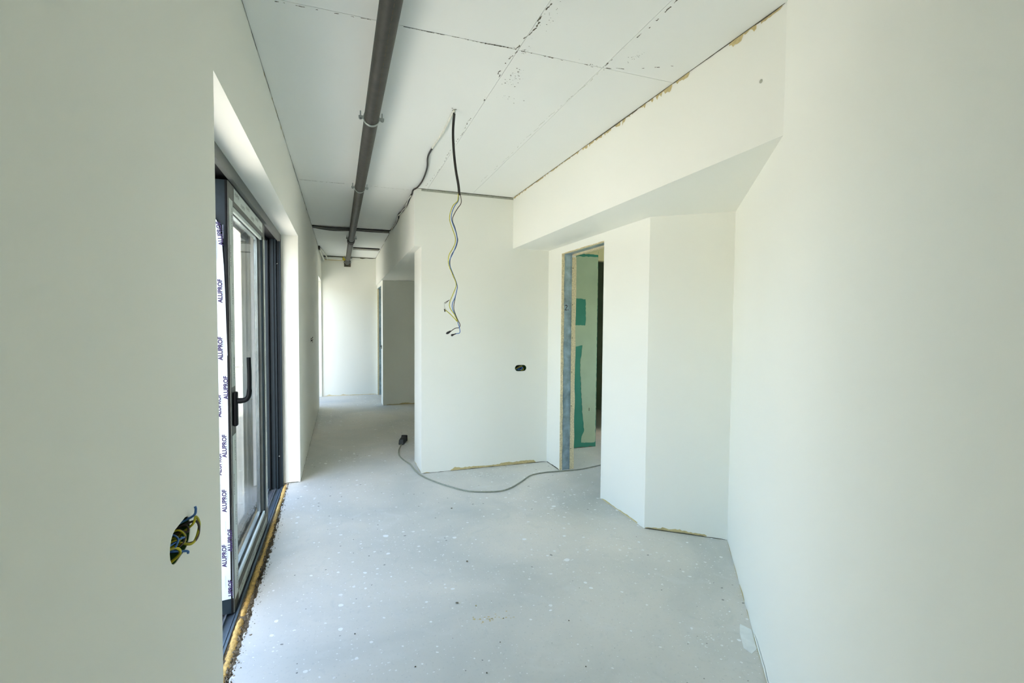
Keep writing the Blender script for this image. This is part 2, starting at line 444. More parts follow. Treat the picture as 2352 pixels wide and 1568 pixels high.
# ---- left wall with the terrace door opening and a second opening by the far end
wall_left = box('wall_left', -0.70, XL, -1.35, 9.85, 0.0, H, 'wall')
def stadium_yz(bm, x0, x1, yc, zc_, r, half):
    pts = []
    for k in range(9): a = -math.pi / 2 + math.pi * k / 8; pts.append((yc + half + r * math.cos(a), zc_ + r * math.sin(a)))
    for k in range(9): a = math.pi / 2 + math.pi * k / 8; pts.append((yc - half + r * math.cos(a), zc_ + r * math.sin(a)))
    a = [bm.verts.new((x0, p, q)) for p, q in pts]; b = [bm.verts.new((x1, p, q)) for p, q in pts]
    bm.faces.new(a); bm.faces.new(b[::-1]); n = len(pts)
    for i in range(n): bm.faces.new((a[i], a[(i + 1) % n], b[(i + 1) % n], b[i]))
cut(wall_left, [
    lambda bm: add_box(bm, -0.9, -0.2, WY0, WY1, -0.1, WZ),
    lambda bm: add_box(bm, -0.9, -0.2, 8.50, 9.66, -0.1, 2.17),
    lambda bm: stadium_yz(bm, -0.42, -0.3, 1.275, 0.925, 0.038, 0.036),
    lambda bm: stadium_yz(bm, -0.40, -0.3, 6.31, 1.195, 0.032, 0.0005)])
struct(wall_left, 'white plastered wall holding the tall sliding terrace door')
ragged_strip('ceiling_gap', (XL, 1.2, H), (XL, 3.9, H), (0, 0, -1), (1, 0, 0), 0.001, 0.007, 'crack', wall_left, 0.03)
ragged_strip('ceiling_gap', (XL, 3.9, H), (XL, 9.6, H), (0, 0, -1), (1, 0, 0), 0.003, 0.012, 'crack', wall_left, 0.05)
ragged_strip('bare_edge', (XL, 2.5, H), (XL, 3.6, H), (0, 0, -1), (1, 0, 0), 0.004, 0.014, 'bare', wall_left, 0.04, 0.004, 0.45, 0.0008)
ragged_strip('base_gap', (XL, 4.6, 0), (XL, 8.4, 0), (0, 0, 1), (1, 0, 0), 0.003, 0.010, 'crack', wall_left, 0.05, 0, 0.15)
ragged_strip('base_gap', (XL, 4.5855, 0), (-0.485, 4.5855, 0), (0, 0, 1), (0, -1, 0), 0.003, 0.008, 'crack', wall_left, 0.02)

# ---- right wall, running towards the camera at an angle
def rp(t, out=0.0): return (RC.x + RD.x * t + RN.x * out, RC.y + RD.y * t + RN.y * out)
wall_right = struct(prism('wall_right', [rp(0), rp(4.54), rp(4.70, 0.15), rp(-0.05, 0.15)], 0, H, 'wall'), 'plain white wall set at an angle beside the niche')
for a, b, h in ((0.03, 0.25, 0.012), (0.3, 0.9, 0.016), (0.95, 1.2, 0.02), (1.2, 2.6, 0.014)):
    ragged_strip('bare_edge', (*rp(a), 0), (*rp(b), 0), (0, 0, 1), (-RN.x, -RN.y, 0), 0.004, h, 'bare', wall_right, 0.04, 0.0, 0.12)
ragged_strip('putty_smear', (*rp(1.03), 0), (*rp(1.5), 0), (0, 0, 1), (-RN.x, -RN.y, 0), 0.01, 0.03, 'wall', wall_right, 0.05, 0.008, 0.1, 0.002)

# ---- niche wall (short, square to the right wall) and the wall with the doorway
NC = (1.984, 2.7885)
ZS = 2.153
wall_niche = struct(prism('wall_niche', [NC, (RC.x, RC.y), (2.60, 2.62), (2.60, 2.7885)], 0, ZS, 'wall'), 'short white niche wall with bare board along its foot')
dn = (Vector(NC) - RC).normalized(); nn = Vector((-dn.y, dn.x));
if nn.dot(Vector((-1, -1))) < 0: nn = -nn
P0 = Vector(NC); P1 = RC
def along(t): q = P0.lerp(P1, t); return (q.x, q.y, 0)
ragged_strip('bare_edge', along(0.01), along(0.25), (0, 0, 1), (*nn, 0), 0.006, 0.014, 'bare', wall_niche, 0.014, 0.006)
ragged_strip('bare_edge', along(0.2), along(0.76), (0, 0, 1), (*nn, 0), 0.012, 0.026, 'bare', wall_niche, 0.014, 0.006)
ragged_strip('base_gap', along(0.0), along(1.0), (0, 0, 1), (*nn, 0), 0.004, 0.009, 'crack', wall_niche, 0.03, 0, 0.0, 0.0016)

DY0, DY1, DZ = 3.393, 4.177, 2.088
XD, XD2 = 1.984, 2.134
wall_door = box('wall_door', XD, XD2, NC[1], YC, 0, ZS, 'wall')
cut(wall_door, [lambda bm: add_box(bm, XD - 0.1, XD2 + 0.1, DY0, DY1, -0.1, DZ)])
struct(wall_door, 'white partition with an unfinished doorway lined with steel studs')
# jamb seen from the camera: board edge, steel stud, board edge
ex = [XD + 0.0005, XD + 0.028, XD + 0.108, XD2 - 0.0005]
def jamb_edge(name, x0, x1, y0, y1, z0, z1, mat):
    bm = bmesh.new()
    n = 26
    for side in (0, 1): pass
    prev = None
    for i in range(n + 1):
        z = z0 + (z1 - z0) * i / n
        w = random.uniform(-0.0035, 0.0035); u = random.uniform(-0.002, 0.002)
        ring = [bm.verts.new(c) for c in ((x0 - max(0, w) * 0, y0 + u, z), (x1 + w, y0 + u * 0.5, z), (x1 + w, y1, z), (x0, y1, z))]
        if prev:
            for k in range(4): bm.faces.new((prev[k], prev[(k + 1) % 4], ring[(k + 1) % 4], ring[k]))
        else: bm.faces.new(ring[::-1])
        prev = ring
    bm.faces.new(prev)
    return obj(name, bm, mat, wall_door)
jamb_edge('board_edge', ex[0], ex[1], DY1 - 0.006, DY1 + 0.004, 0.002, DZ - 0.002, 'board_edge')
jamb_edge('board_edge', ex[2], ex[3] + 0.002, DY1 - 0.010, DY1 + 0.004, 0.002, DZ - 0.03, 'board_edge')
bm = bmesh.new()
add_box(bm, ex[1], ex[2], DY1 - 0.003, DY1 + 0.004, 0.0, DZ)
add_box(bm, ex[1] + 0.002, ex[1] + 0.008, DY1 - 0.007, DY1 - 0.003, 0.0, DZ); add_box(bm, ex[2] - 0.010, ex[2] - 0.003, DY1 - 0.007, DY1 - 0.003, 0.0, DZ)
obj('metal_stud', bm, 'stud', wall_door)['label'] = 'blue-grey galvanised steel stud'
for z in (0.20, 0.62, 0.95, 1.28, 1.60, 1.95):
    box('screw', ex[2] + 0.004, ex[2] + 0.012, DY1 - 0.0125, DY1 - 0.006, z, z + 0.007, 'crack', wall_door)
bm = bmesh.new(); add_box(bm, ex[1], ex[2], DY0, DY1 - 0.003, DZ - 0.004, DZ + 0.002); obj('steel_lintel', bm, 'stud', wall_door)
box('lintel_board_edge', ex[2], XD2 + 0.001, DY0, DY1 - 0.01, DZ - 0.014, DZ + 0.001, 'board_edge', wall_door)
bm = bmesh.new(); add_box(bm, ex[0], ex[1], DY0, DY1, DZ - 0.006, DZ + 0.002); obj('lintel_board_edge', bm, 'board_edge', wall_door)
ragged_strip('torn_paper', (XD, DY0 + 0.02, DZ), (XD, DY1, DZ), (0, 0, -1), (-1, 0, 0), 0.001, 0.009, 'bare', wall_door, 0.02, 0.0, 0.2)
bm = bmesh.new(); add_box(bm, ex[1], ex[2], DY0 - 0.004, DY0 + 0.003, 0, DZ); obj('metal_stud', bm, 'stud', wall_door)
ragged_strip('board_chipping', (XD, DY0, 0.02), (XD, DY0, DZ - 0.02), (0, 1, 0), (-1, 0, 0), 0.0, 0.0035, 'crack', wall_door, 0.02, 0.0, 0.1, -0.001)
lettering('number', '2.', 0.075, 'number', wall_door, frame_matrix((1, 0, 0), (0, 0, 1), (2.037, DY1 - 0.0045, 1.572)) , 0.18)
ragged_strip('bare_edge', (XD, NC[1] + 0.02, 0), (XD, DY0 - 0.02, 0), (0, 0, 1), (-1, 0, 0), 0.004, 0.013, 'bare', wall_door, 0.03, 0.003, 0.05)
ragged_strip('base_gap', (XD, DY1, 0), (XD, YC, 0), (0, 0, 1), (-1, 0, 0), 0.004, 0.010, 'crack', wall_door, 0.03)

# ---- bulkhead over the doorway and the niche
q1 = rp((RC.x - 1.598) / 0.6076)
bulk = struct(prism('bulkhead', [(1.598, q1[1]), (RC.x, RC.y), (2.60, 2.62), (2.60, 2.7885), (XD2, 2.7885), (XD2, YC), (1.598, YC)], ZS, H, 'wall'),
              'white ceiling bulkhead dropped over doorway and niche, torn tan edge along ceiling')
XB = 1.598
for a, b, h in ((1.43, 1.62, 0.022), (1.62, 1.72, 0.03), (1.95, 2.05, 0.02), (2.08, 2.36, 0.034), (2.38, 2.62, 0.036), (2.62, 3.05, 0.02), (3.1, 3.5, 0.022), (3.5, 4.1, 0.012), (4.1, 4.47, 0.02)):
    ragged_strip('torn_edge', (XB, a, H), (XB, b, H), (0, 0, -1), (-1, 0, 0), 0.004, h, 'bare', bulk, 0.011, 0.003, 0.12)
ragged_strip('ceiling_gap', (XB, 1.42, H), (XB, 4.46, H), (0, 0, -1), (-1, 0, 0), 0.003, 0.006, 'crack', bulk, 0.03, 0, 0.0, 0.002)
ragged_strip('ceiling_gap', (XB, 2.25, H), (XB, 2.9, H), (0, 0, -1), (-1, 0, 0), 0.006, 0.011, 'crack', bulk, 0.04, 0, 0.0, 0.0024)
bm = bmesh.new(); bmesh.ops.create_circle(bm, cap_ends=True, segments=9, radius=0.008, matrix=Matrix.Translation((XB - 0.001, 1.523, 2.407)) @ Matrix.Rotation(math.pi / 2, 4, 'Y')); obj('stain', bm, 'joint', bulk)

# ---- middle wall
XA = 0.699
wall_middle = box('wall_middle', XA, XD2, YC, 4.92, 0, H, 'wall')
def stadium_xz(bm, y0, y1, xc, zc_, r, half):
    pts = []
    for k in range(9): a = -math.pi / 2 + math.pi * k / 8; pts.append((xc + half + r * math.cos(a), zc_ + r * math.sin(a)))
    for k in range(9): a = math.pi / 2 + math.pi * k / 8; pts.append((xc - half + r * math.cos(a), zc_ + r * math.sin(a)))
    a = [bm.verts.new((p, y0, q)) for p, q in pts]; b = [bm.verts.new((p, y1, q)) for p, q in pts]
    bm.faces.new(a); bm.faces.new(b[::-1]); n = len(pts)
    for i in range(n): bm.faces.new((a[i], a[(i + 1) % n], b[(i + 1) % n], b[i]))
cut(wall_middle, [lambda bm: stadium_xz(bm, YC - 0.05, YC + 0.05, 1.690, 0.973, 0.031, 0.030)])
struct(wall_middle, 'white wall standing behind the hanging wires')
ragged_strip('bare_edge', (0.72, YC, 0), (0.78, YC, 0), (0, 0, 1), (0, -1, 0), 0.01, 0.022, 'bare', wall_middle, 0.02, 0.003)
ragged_strip('bare_edge', (0.98, YC, 0), (1.86, YC, 0), (0, 0, 1), (0, -1, 0), 0.014, 0.034, 'bare', wall_middle, 0.02, 0.005)
ragged_strip('base_gap', (0.70, YC, 0), (1.98, YC, 0), (0, 0, 1), (0, -1, 0), 0.003, 0.006, 'crack', wall_middle, 0.03, 0, 0, 0.0017)
ragged_strip('bare_edge', (XA, YC + 0.02, 0), (XA, 4.9, 0), (0, 0, 1), (-1, 0, 0), 0.003, 0.012, 'bare', wall_middle, 0.03, 0)
bm = bmesh.new(); add_box(bm, 0.70, 1.597, YC - 0.004, YC, H - 0.022, H - 0.003); obj('ceiling_channel', bm, 'joint', wall_middle)
ragged_strip('ceiling_gap', (0.66, YC - 0.004, H), (1.597, YC - 0.004, H), (0, 0, -1), (0, -1, 0), 0.003, 0.008, 'crack', wall_middle, 0.03)

# ---- bulkhead along the corridor, lowered recess ceiling behind it
ZR = 2.122
bulk2 = struct(prism('corridor_bulkhead', [(0.635, YC), (XA, YC), (XA, 4.92), (XD2, 4.92), (XD2, 8.38), (0.80, 8.38), (0.80, 9.70), (0.635, 9.70)], ZR, H, 'wall'),
               'white bulkhead along the corridor above the dim recess')
ragged_strip('ceiling_gap', (0.635, YC, H), (0.635, 9.65, H), (0, 0, -1), (-1, 0, 0), 0.003, 0.012, 'crack', bulk2, 0.06, 0, 0.05)
# ---- recess end wall with the second doorway pier
wall_recess = struct(box('wall_recess', XA, XD2, 8.38, 8.50, 0, ZR, 'wall'), 'shaded white wall closing the corridor recess')
ragged_strip('bare_edge', (0.72, 8.38, 0), (1.4, 8.38, 0), (0, 0, 1), (0, -1, 0), 0.01, 0.04, 'bare', wall_recess, 0.05, 0.002)
wall_pier = box('wall_pier', 0.66, 0.76, 8.50, 9.70, 0, ZR, 'wall')
cut(wall_pier, [lambda bm: add_box(bm, 0.5, 0.9, 8.72, 9.62, -0.1, 2.06)])
struct(wall_pier, 'narrow white pier with a second unfinished doorway near the corridor end')
box('pier_face', 0.66, XA - 0.0005, 8.38, 8.50, 0, ZR, 'wall', wall_pier)
box('board_edge', 0.657, 0.685, 9.612, 9.622, 0, 2.055, 'board_edge', wall_pier)
box('metal_stud', 0.685, 0.755, 9.615, 9.622, 0, 2.055, 'stud', wall_pier)
box('steel_lintel', 0.662, 0.758, 8.72, 9.612, 2.052, 2.062, 'stud', wall_pier)
# ---- end of the corridor
wall_end = struct(box('wall_end', XL, XD2, 9.70, 9.85, 0, H, 'wall'), 'white wall closing the far end of the corridor')
ragged_strip('bare_edge', (XL + 0.02, 9.70, 0), (0.64, 9.70, 0), (0, 0, 1), (0, -1, 0), 0.01, 0.04, 'board_edge', wall_end, 0.05, 0.0)
ragged_strip('ceiling_gap', (XL, 9.70, H), (0.64, 9.70, H), (0, 0, -1), (0, -1, 0), 0.015, 0.03, 'crack', wall_end, 0.06)
box('cover_board', -0.27, 0.02, 9.66, 9.70, 2.578, 2.628, 'wall', wall_end); box('cover_board_edge', -0.32, 0.02, 9.665, 9.70, 2.570, 2.578, 'bare', wall_end)
box('cover_board', 0.20, 0.345, 9.675, 9.70, 2.55, 2.635, 'wall', wall_end)
box('yellow_bracket', 0.03, 0.095, 9.65, 9.70, 2.575, 2.635, 'yellow', wall_end)
box('pipe_opening', 0.055, 0.175, 9.695, 9.70, 2.46, 2.58, 'crack', wall_end)
# ---- rooms behind
struct(box('wall_recess_back', XD2, 2.25, 4.965, 9.85, 0, H, 'wall'), 'white wall at the back of the recess')
wall_bath = struct(box('wall_bath', XD2 + 0.001, 2.768, 4.86, 4.96, 0, H, 'green'), 'green moisture-resistant board wall half covered with skim, seen through the doorway')
wall_bath_lintel = struct(box('wall_bath_lintel', 2.768, 4.0, 4.86, 4.96, 2.14, H, 'skim_top'), 'wall above the dark inner doorway')
struct(box('wall_bath_pier', 3.55, 4.0, 4.86, 4.96, 0, 2.14, 'green'), 'green board wall beyond the dark inner doorway')
struct(cut(box('wall_east', 4.0, 4.1, 2.5, 7.6, 0, H, 'skim'), [lambda bm: add_box(bm, 3.9, 4.2, 3.1, 4.2, 0.9, 1.95)]), 'green board wall of the inner room')
struct(box('wall_south', 2.601, 4.0, 2.62, 2.77, 0, H, 'wall'), 'white wall of the inner room')
struct(box('wall_north', 2.25, 4.0, 7.5, 7.6, 0, H, 'dirt'), 'dark unfinished wall of the inner room')

def skim_patch(name, pts, mat):
    bm = bmesh.new()
    out = []
    for (a, b) in zip(pts, pts[1:] + pts[:1]):
        n = max(1, int(math.hypot(a[0] - b[0], a[1] - b[1]) / 0.02))
        for k in range(n):
            t = k / n; j = 0.0035 if k else 0.0
            out.append((a[0] + (b[0] - a[0]) * t + random.uniform(-j, j), a[1] + (b[1] - a[1]) * t + random.uniform(-j, j)))
    f = bm.faces.new([bm.verts.new((x, 4.858, z)) for x, z in out])
    r = bmesh.ops.extrude_face_region(bm, geom=[f])
    for v in r['geom']:
        if isinstance(v, bmesh.types.BMVert): v.co.y = 4.8599
    bmesh.ops.triangulate(bm, faces=[f for f in bm.faces if len(f.verts) > 4])
    return obj(name, bm, mat, wall_bath)
skim_patch('skim_coat', [(2.14, 1.70), (2.50, 1.705), (2.612, 1.698), (2.618, 1.45), (2.612, 1.40), (2.45, 1.405), (2.14, 1.40), (2.14, 1.15), (2.45, 1.155), (2.58, 1.175), (2.572, 1.10), (2.556, 1.0), (2.558, 0.85), (2.575, 0.6), (2.59, 0.40), (2.605, 0.30), (2.615, 0.19), (2.585, 0.13), (2.58, 0.06), (2.75, 0.05), (2.762, 0.06), (2.765, 2.18), (2.14, 2.17)], 'skim')
skim_patch('skim_band', [(2.14, 2.215), (2.767, 2.205), (2.767, 2.62), (2.14, 2.62)], 'skim_top')
ragged_strip('base_gap', (2.3, 4.86, 0), (2.76, 4.86, 0), (0, 0, 1), (0, -1, 0), 0.004, 0.014, 'crack', wall_bath, 0.03)
box('slot', 2.672, 2.68, 4.8565, 4.8585, 0.42, 0.455, 'crack', wall_bath)

# ================================================================== TERRACE DOOR
FX0, FX1 = -0.665, -0.487
door_1 = empty('door_1', (FX1, (WY0 + WY1) / 2, -0.06)); struct(door_1, 'anthracite aluminium frame of the sliding terrace door')
def fpart(name, mat, boxes, bev=0.0):
    bm = bmesh.new()
    for b in boxes: add_box(bm, *b, bev)
    return put(obj(name, bm, mat), door_1)
e = 0.0006
hz = 2.108
fpart('threshold', 'track', [(FX0, FX1, WY0 + e, WY1 - e, -0.0615, -0.036), (FX1 - 0.010, FX1, WY0 + e, WY1 - e, -0.036, -0.012), (-0.603, -0.594, WY0 + e, WY1 - e, -0.036, -0.020), (FX0, FX0 + 0.008, WY0 + e, WY1 - e, -0.036, -0.014), (-0.512, -0.506, WY0 + e, WY1 - e, -0.036, -0.026)])
fpart('slide_rail', 'rail', [(-0.549, -0.541, WY0 + 0.04, WY1 - 0.045, -0.036, -0.0215), (-0.575, -0.556, WY0 + 0.04, WY1 - 0.045, -0.036, -0.033)])
fpart('slide_rail', 'rail', [(-0.633, -0.626, WY0 + 0.04, WY1 - 0.045, -0.036, -0.0215)])
fpart('frame_head', 'alu_in', [(FX1 - 0.022, FX1, WY0 + e, WY1 - e, hz - 0.004, WZ - e), (FX0, FX1 - 0.022, WY0 + e, WY1 - e, hz + 0.022, WZ - e)])
fpart('frame_head_groove', 'gasket', [(FX0 + 0.004, FX1 - 0.03, WY0 + e, WY1 - e, hz + 0.016, hz + 0.022), (-0.597, -0.590, WY0 + e, WY1 - e, hz - 0.004, hz + 0.016)])
for yy, s in ((WY1, -1), (WY0, 1)):
    a = lambda d0, d1: (min(yy + s * d0, yy + s * d1), max(yy + s * d0, yy + s * d1))
    fpart('frame_jamb', 'alu', [(FX0, FX1, *a(e, 0.018), -0.036, hz + 0.016), (FX1 - 0.012, FX1, *a(0.018, 0.046), -0.036, hz + 0.016), (-0.530, -0.524, *a(0.018, 0.034), -0.036, hz + 0.016), (-0.560, -0.545, *a(0.018, 0.028), -0.036, hz + 0.016), (-0.600, -0.588, *a(0.018, 0.046), -0.036, hz + 0.016), (FX0, FX0 + 0.010, *a(0.018, 0.046), -0.036, hz + 0.016)])
    fpart('jamb_gasket', 'gasket', [(FX1 - 0.018, FX1 - 0.012, *a(0.030, 0.046), -0.036, hz), (-0.587, -0.581, *a(0.034, 0.046), -0.036, hz)])
for z in (0.25, 1.915):
    bm = bmesh.new(); bmesh.ops.create_icosphere(bm, subdivisions=2, radius=0.007, matrix=Matrix.Translation((-0.5150, WY1 - 0.020, z)))
    put(obj('screw_cap', bm, 'zinc', None, True), door_1)
# second sash, stacked behind the first on the outer track
fx = (-0.655, -0.607); OY0, OY1 = 2.70, 3.86
outer = empty('sliding_door_sash', (-0.63, OY0, -0.018)); tag(outer, 'plain dark framed glass sash stacked on the outer track behind the film-covered sash', 'door')
for nm, mt, b_ in (('stile', 'alu', (*fx, OY0, OY0 + 0.07, -0.018, hz)), ('stile', 'alu', (*fx, OY1 - 0.07, OY1, -0.018, hz)), ('rail', 'alu', (*fx, OY0 + 0.07, OY1 - 0.07, -0.018, 0.07)), ('rail', 'alu', (*fx, OY0 + 0.07, OY1 - 0.07, hz - 0.075, hz)), ('pane', 'glass', (-0.634, -0.628, OY0 + 0.07, OY1 - 0.07, 0.07, hz - 0.075))):
    put(box(nm, *b_, mt), outer)

# ---- sliding sash
SX0, SX1, SY0, SY1, SZ0, SZ1 = -0.586, -0.508, 2.645, 3.80, -0.021, 2.100
sash = empty('sliding_door_sash', ((SX0 + SX1) / 2, SY0, SZ0))
tag(sash, 'grey aluminium sliding glass door sash with white printed film and black lever handle', 'door')
def spart(name, mat, boxes, bev=0.0):
    bm = bmesh.new()
    for b in boxes: add_box(bm, *b, bev)
    return put(obj(name, bm, mat), sash)
ST = 0.105
stile1 = spart('stile', 'alu_in', [(SX0 + 0.02, SX1, SY0 + 0.004, SY0 + ST, SZ0, SZ1)], 0.0015)
edge_face = spart('stile_edge', 'alu', [(SX0, SX1 - 0.014, SY0, SY0 + 0.004, SZ0, SZ1), (SX0, SX0 + 0.02, SY0 + 0.004, SY0 + ST, SZ0, SZ1)])
spart('edge_gasket', 'gasket', [(SX1 - 0.014, SX1 - 0.006, SY0 - 0.002, SY0 + 0.004, SZ0, SZ1)])
stile2 = spart('stile', 'alu_in', [(SX0 + 0.02, SX1, SY1 - ST * 0.8, SY1, SZ0, SZ1)], 0.0015)
spart('stile_edge', 'alu', [(SX0, SX0 + 0.02, SY1 - ST * 0.8, SY1, SZ0, SZ1)])
rail_t = spart('rail', 'alu_in', [(SX0, SX1, SY0 + ST, SY1 - ST * 0.8, SZ1 - 0.098, SZ1)])
rail_b = spart('rail', 'alu_in', [(SX0, SX1, SY0 + ST, SY1 - ST * 0.8, SZ0, SZ0 + 0.098)])
GY0, GY1, GZ0, GZ1 = SY0 + ST, SY1 - ST * 0.8, SZ0 + 0.098, SZ1 - 0.098
spart('glazing_bead', 'alu', [(SX1 - 0.012, SX1 - 0.002, GY1 - 0.022, GY1, GZ0, GZ1)])
spart('glazing_bead', 'alu', [(SX1 - 0.012, SX1 - 0.002, GY0, GY0 + 0.012, GZ0, GZ1)])
spart('glazing_bead', 'film_grey', [(SX1 - 0.016, SX1 - 0.004, GY0 + 0.012, GY1 - 0.022, GZ0, GZ0 + 0.022)])
spart('glazing_bead', 'film_grey', [(SX1 - 0.016, SX1 - 0.004, GY0 + 0.012, GY1 - 0.022, GZ1 - 0.022, GZ1)])
spart('pane', 'glass', [(SX1 - 0.034, SX1 - 0.028, GY0, GY1, GZ0, GZ1)])
spart('pane', 'glass', [(SX1 - 0.060, SX1 - 0.054, GY0, GY1, GZ0, GZ1)])
spart('spacer', 'rail', [(SX1 - 0.054, SX1 - 0.034, GY1 - 0.014, GY1, GZ0, GZ1), (SX1 - 0.054, SX1 - 0.034, GY0, GY0 + 0.014, GZ0, GZ1), (SX1 - 0.054, SX1 - 0.034, GY0, GY1, GZ1 - 0.014, GZ1), (SX1 - 0.054, SX1 - 0.034, GY0, GY1, GZ0, GZ0 + 0.014)])
# film on the leading edge, peeling away at the top
prof = [(0.050, -0.5115, 0), (0.30, -0.5125, 0), (0.60, -0.514, 0), (1.0, -0.5165, 0.0), (1.25, -0.520, 0.001), (1.40, -0.523, 0.003), (1.55, -0.5255, 0.004), (1.68, -0.5285, 0.006), (1.78, -0.533, 0.009), (1.85, -0.540, 0.012), (1.90, -0.553, 0.014), (1.93, -0.572, 0.015), (1.935, -0.584, 0.015)]
bm = bmesh.new(); prev = None
for z, xr, bulge in prof:
    ring = []
    for k in range(7):
        t = k / 6; x = -0.585 + (xr + 0.585) * t
        ring.append(bm.verts.new((x, SY0 - 0.0012 - bulge * (0.25 + t) - 0.0006 * math.sin(40 * z + 5 * t), z + (0.006 * t if z < 0.06 else 0))))
    if prev:
        for k in range(6): bm.faces.new((prev[k], prev[k + 1], ring[k + 1], ring[k]))
    prev = ring
film = put(obj('protective_film', bm, 'film', None, True), sash); film['label'] = 'white protective film with violet lettering'
def film_y(z):
    b = 0
    for (z0, _, b0), (z1, _, b1) in zip(prof, prof[1:]):
        if z0 <= z <= z1: b = b0 + (b1 - b0) * (z - z0) / (z1 - z0)
    return SY0 - 0.0026 - b * 1.25
for x, z in [(-0.541, 1.84), (-0.567, 1.765), (-0.5455, 1.569), (-0.549, 1.293), (-0.529, 1.103), (-0.560, 1.017), (-0.539, 0.818), (-0.562, 0.732), (-0.543, 0.548), (-0.5215, 0.349), (-0.547, 0.275), (-0.5225, 0.110)]:
    tilt = 0.10 if z > 1.8 else 0.0
    yy = film_y(z + 0.05)
    w = 'ALUPROF' if z > 0.15 else 'UPROF'
    lo = lettering('lettering', w, 0.0262, 'print_', film, frame_matrix((-math.sin(tilt), 0, math.cos(tilt)), (-math.cos(tilt), 0, -math.sin(tilt)), (x, yy, z)), 0, 0.0009)
    lo.matrix_parent_inverse = film.matrix_world.inverted()
    if z > 0.2 and x < -0.53:
        lettering('lettering_small', 'ALUMINIUM SYSTEMS', 0.0068, 'print_grey', film, frame_matrix((0, 0, 1), (-1, 0, 0), (x + 0.0135, yy, z + 0.01)))
        lettering('lettering_small', 'ALUMINIUM SYSTEMS', 0.0062, 'print_grey', film, frame_matrix((0, 0, 1), (-1, 0, 0), (x + 0.0035, film_y(z - 0.13), z - 0.13)))
# film strips on the room-side faces
def face_film(name, y0, y1, z0, z1, words, vertical):
    f = spart(name, 'film_grey', [(SX1 + 0.0004, SX1 + 0.0010, y0, y1, z0, z1)])
    n = words
    for i in range(n):
        t = (i + 0.5) / n
        if vertical:
            m = frame_matrix((0, 0, 1), (0, -1, 0), (SX1 + 0.0014, y0 + (y1 - y0) * (0.3 if i % 2 else 0.7), z0 + (z1 - z0) * t)); s = 0.026
        else:
            m = frame_matrix((0, 1, 0), (0, 0, 1), (SX1 + 0.0014, y0 + (y1 - y0) * t, z0 + (z1 - z0) * (0.3 if i % 2 else 0.68))); s = 0.026
        lettering('lettering', 'ALUPROF', s, 'print_dark', f, m)
    return f
face_film('protective_film', SY0 + 0.012, SY0 + 0.095, 1.10, 2.02, 5, True)
face_film('protective_film', SY0 + 0.012, SY0 + 0.095, 0.04, 0.86, 5, True)
face_film('protective_film', SY1 - 0.066, SY1 - 0.010, 0.10, 1.99, 8, True)
face_film('protective_film', SY0 + 0.13, SY1 - 0.10, SZ1 - 0.072, SZ1 - 0.008, 6, False)
face_film('protective_film', SY0 + 0.10, SY1 - 0.06, SZ0 + 0.012, SZ0 + 0.062, 6, False)
# handle
handle = spart('handle_plate', 'handle', [(SX1 + 0.0005, SX1 + 0.020, SY0 + 0.024, SY0 + 0.062, 0.905, 1.075)], 0.006)
handle['label'] = 'matt black lever handle'
hx = SX1 + 0.020; hy = SY0 + 0.043
bm = bmesh.new()
add_tube(bm, smooth_path([(hx - 0.004, hy, 1.030), (hx + 0.018, hy - 0.002, 1.030), (hx + 0.038, hy - 0.004, 1.036), (hx + 0.050, hy - 0.005, 1.055), (hx + 0.053, hy - 0.005, 1.09), (hx + 0.054, hy - 0.005, 1.16), (hx + 0.052, hy - 0.005, 1.245)], 5),
         [0.014] * 6 + [0.013] * 6 + [0.0115] * 8 + [0.0095] * 11, 10)
lever = obj('lever', bm, 'handle', None, True); lever.parent = handle; lever.matrix_parent_inverse = handle.matrix_parent_inverse.copy()

# fix parents of children of re-parented parts (all world-space meshes)
bpy.context.view_layer.update()
for o in COL.objects:
    if o.parent and o.parent.parent and o.type == 'MESH':
        o.matrix_parent_inverse = o.parent.matrix_world.inverted()

# ---- expanding foam along the threshold, rubble in the broken edge
def foam(y0, y1, label):
    bm = bmesh.new(); n = int((y1 - y0) / 0.012); prev = None
    for i in range(n + 1):
        y = y0 + (y1 - y0) * i / n
        w = 0.0215 + 0.003 * math.sin(9 * y) + random.uniform(-0.003, 0.003); c = -0.4625 + 0.003 * math.sin(4 * y) + 0.0
        if i in (0, n): w *= 0.5
        h = -0.006 + random.uniform(-0.005, 0.004) + 0.006 * math.sin(13 * y)
        ring = []
        for k in range(8):
            a = math.pi * k / 7
            ring.append(bm.verts.new((c + w * math.cos(a) + random.uniform(-.0015, .0015), y + random.uniform(-.002, .002), -0.0615 + (h + 0.0615) * (math.sin(a) ** 0.6))))
        if prev:
            for k in range(7): bm.faces.new((prev[k], prev[k + 1], ring[k + 1], ring[k]))
            bm.faces.new((prev[7], prev[0], ring[0], ring[7]))
        else: bm.faces.new(ring[::-1])
        prev = ring
    bm.faces.new(prev)
    return tag(obj('foam_strip', bm, 'foam', None, True), label, 'foam')
foam(WY0 + 0.005, 2.565, 'short run of yellow foam under the open end of the terrace door')
foam(2.60, WY1 - 0.012, 'long run of yellow foam under the glazed terrace door sash')
bm = bmesh.new()
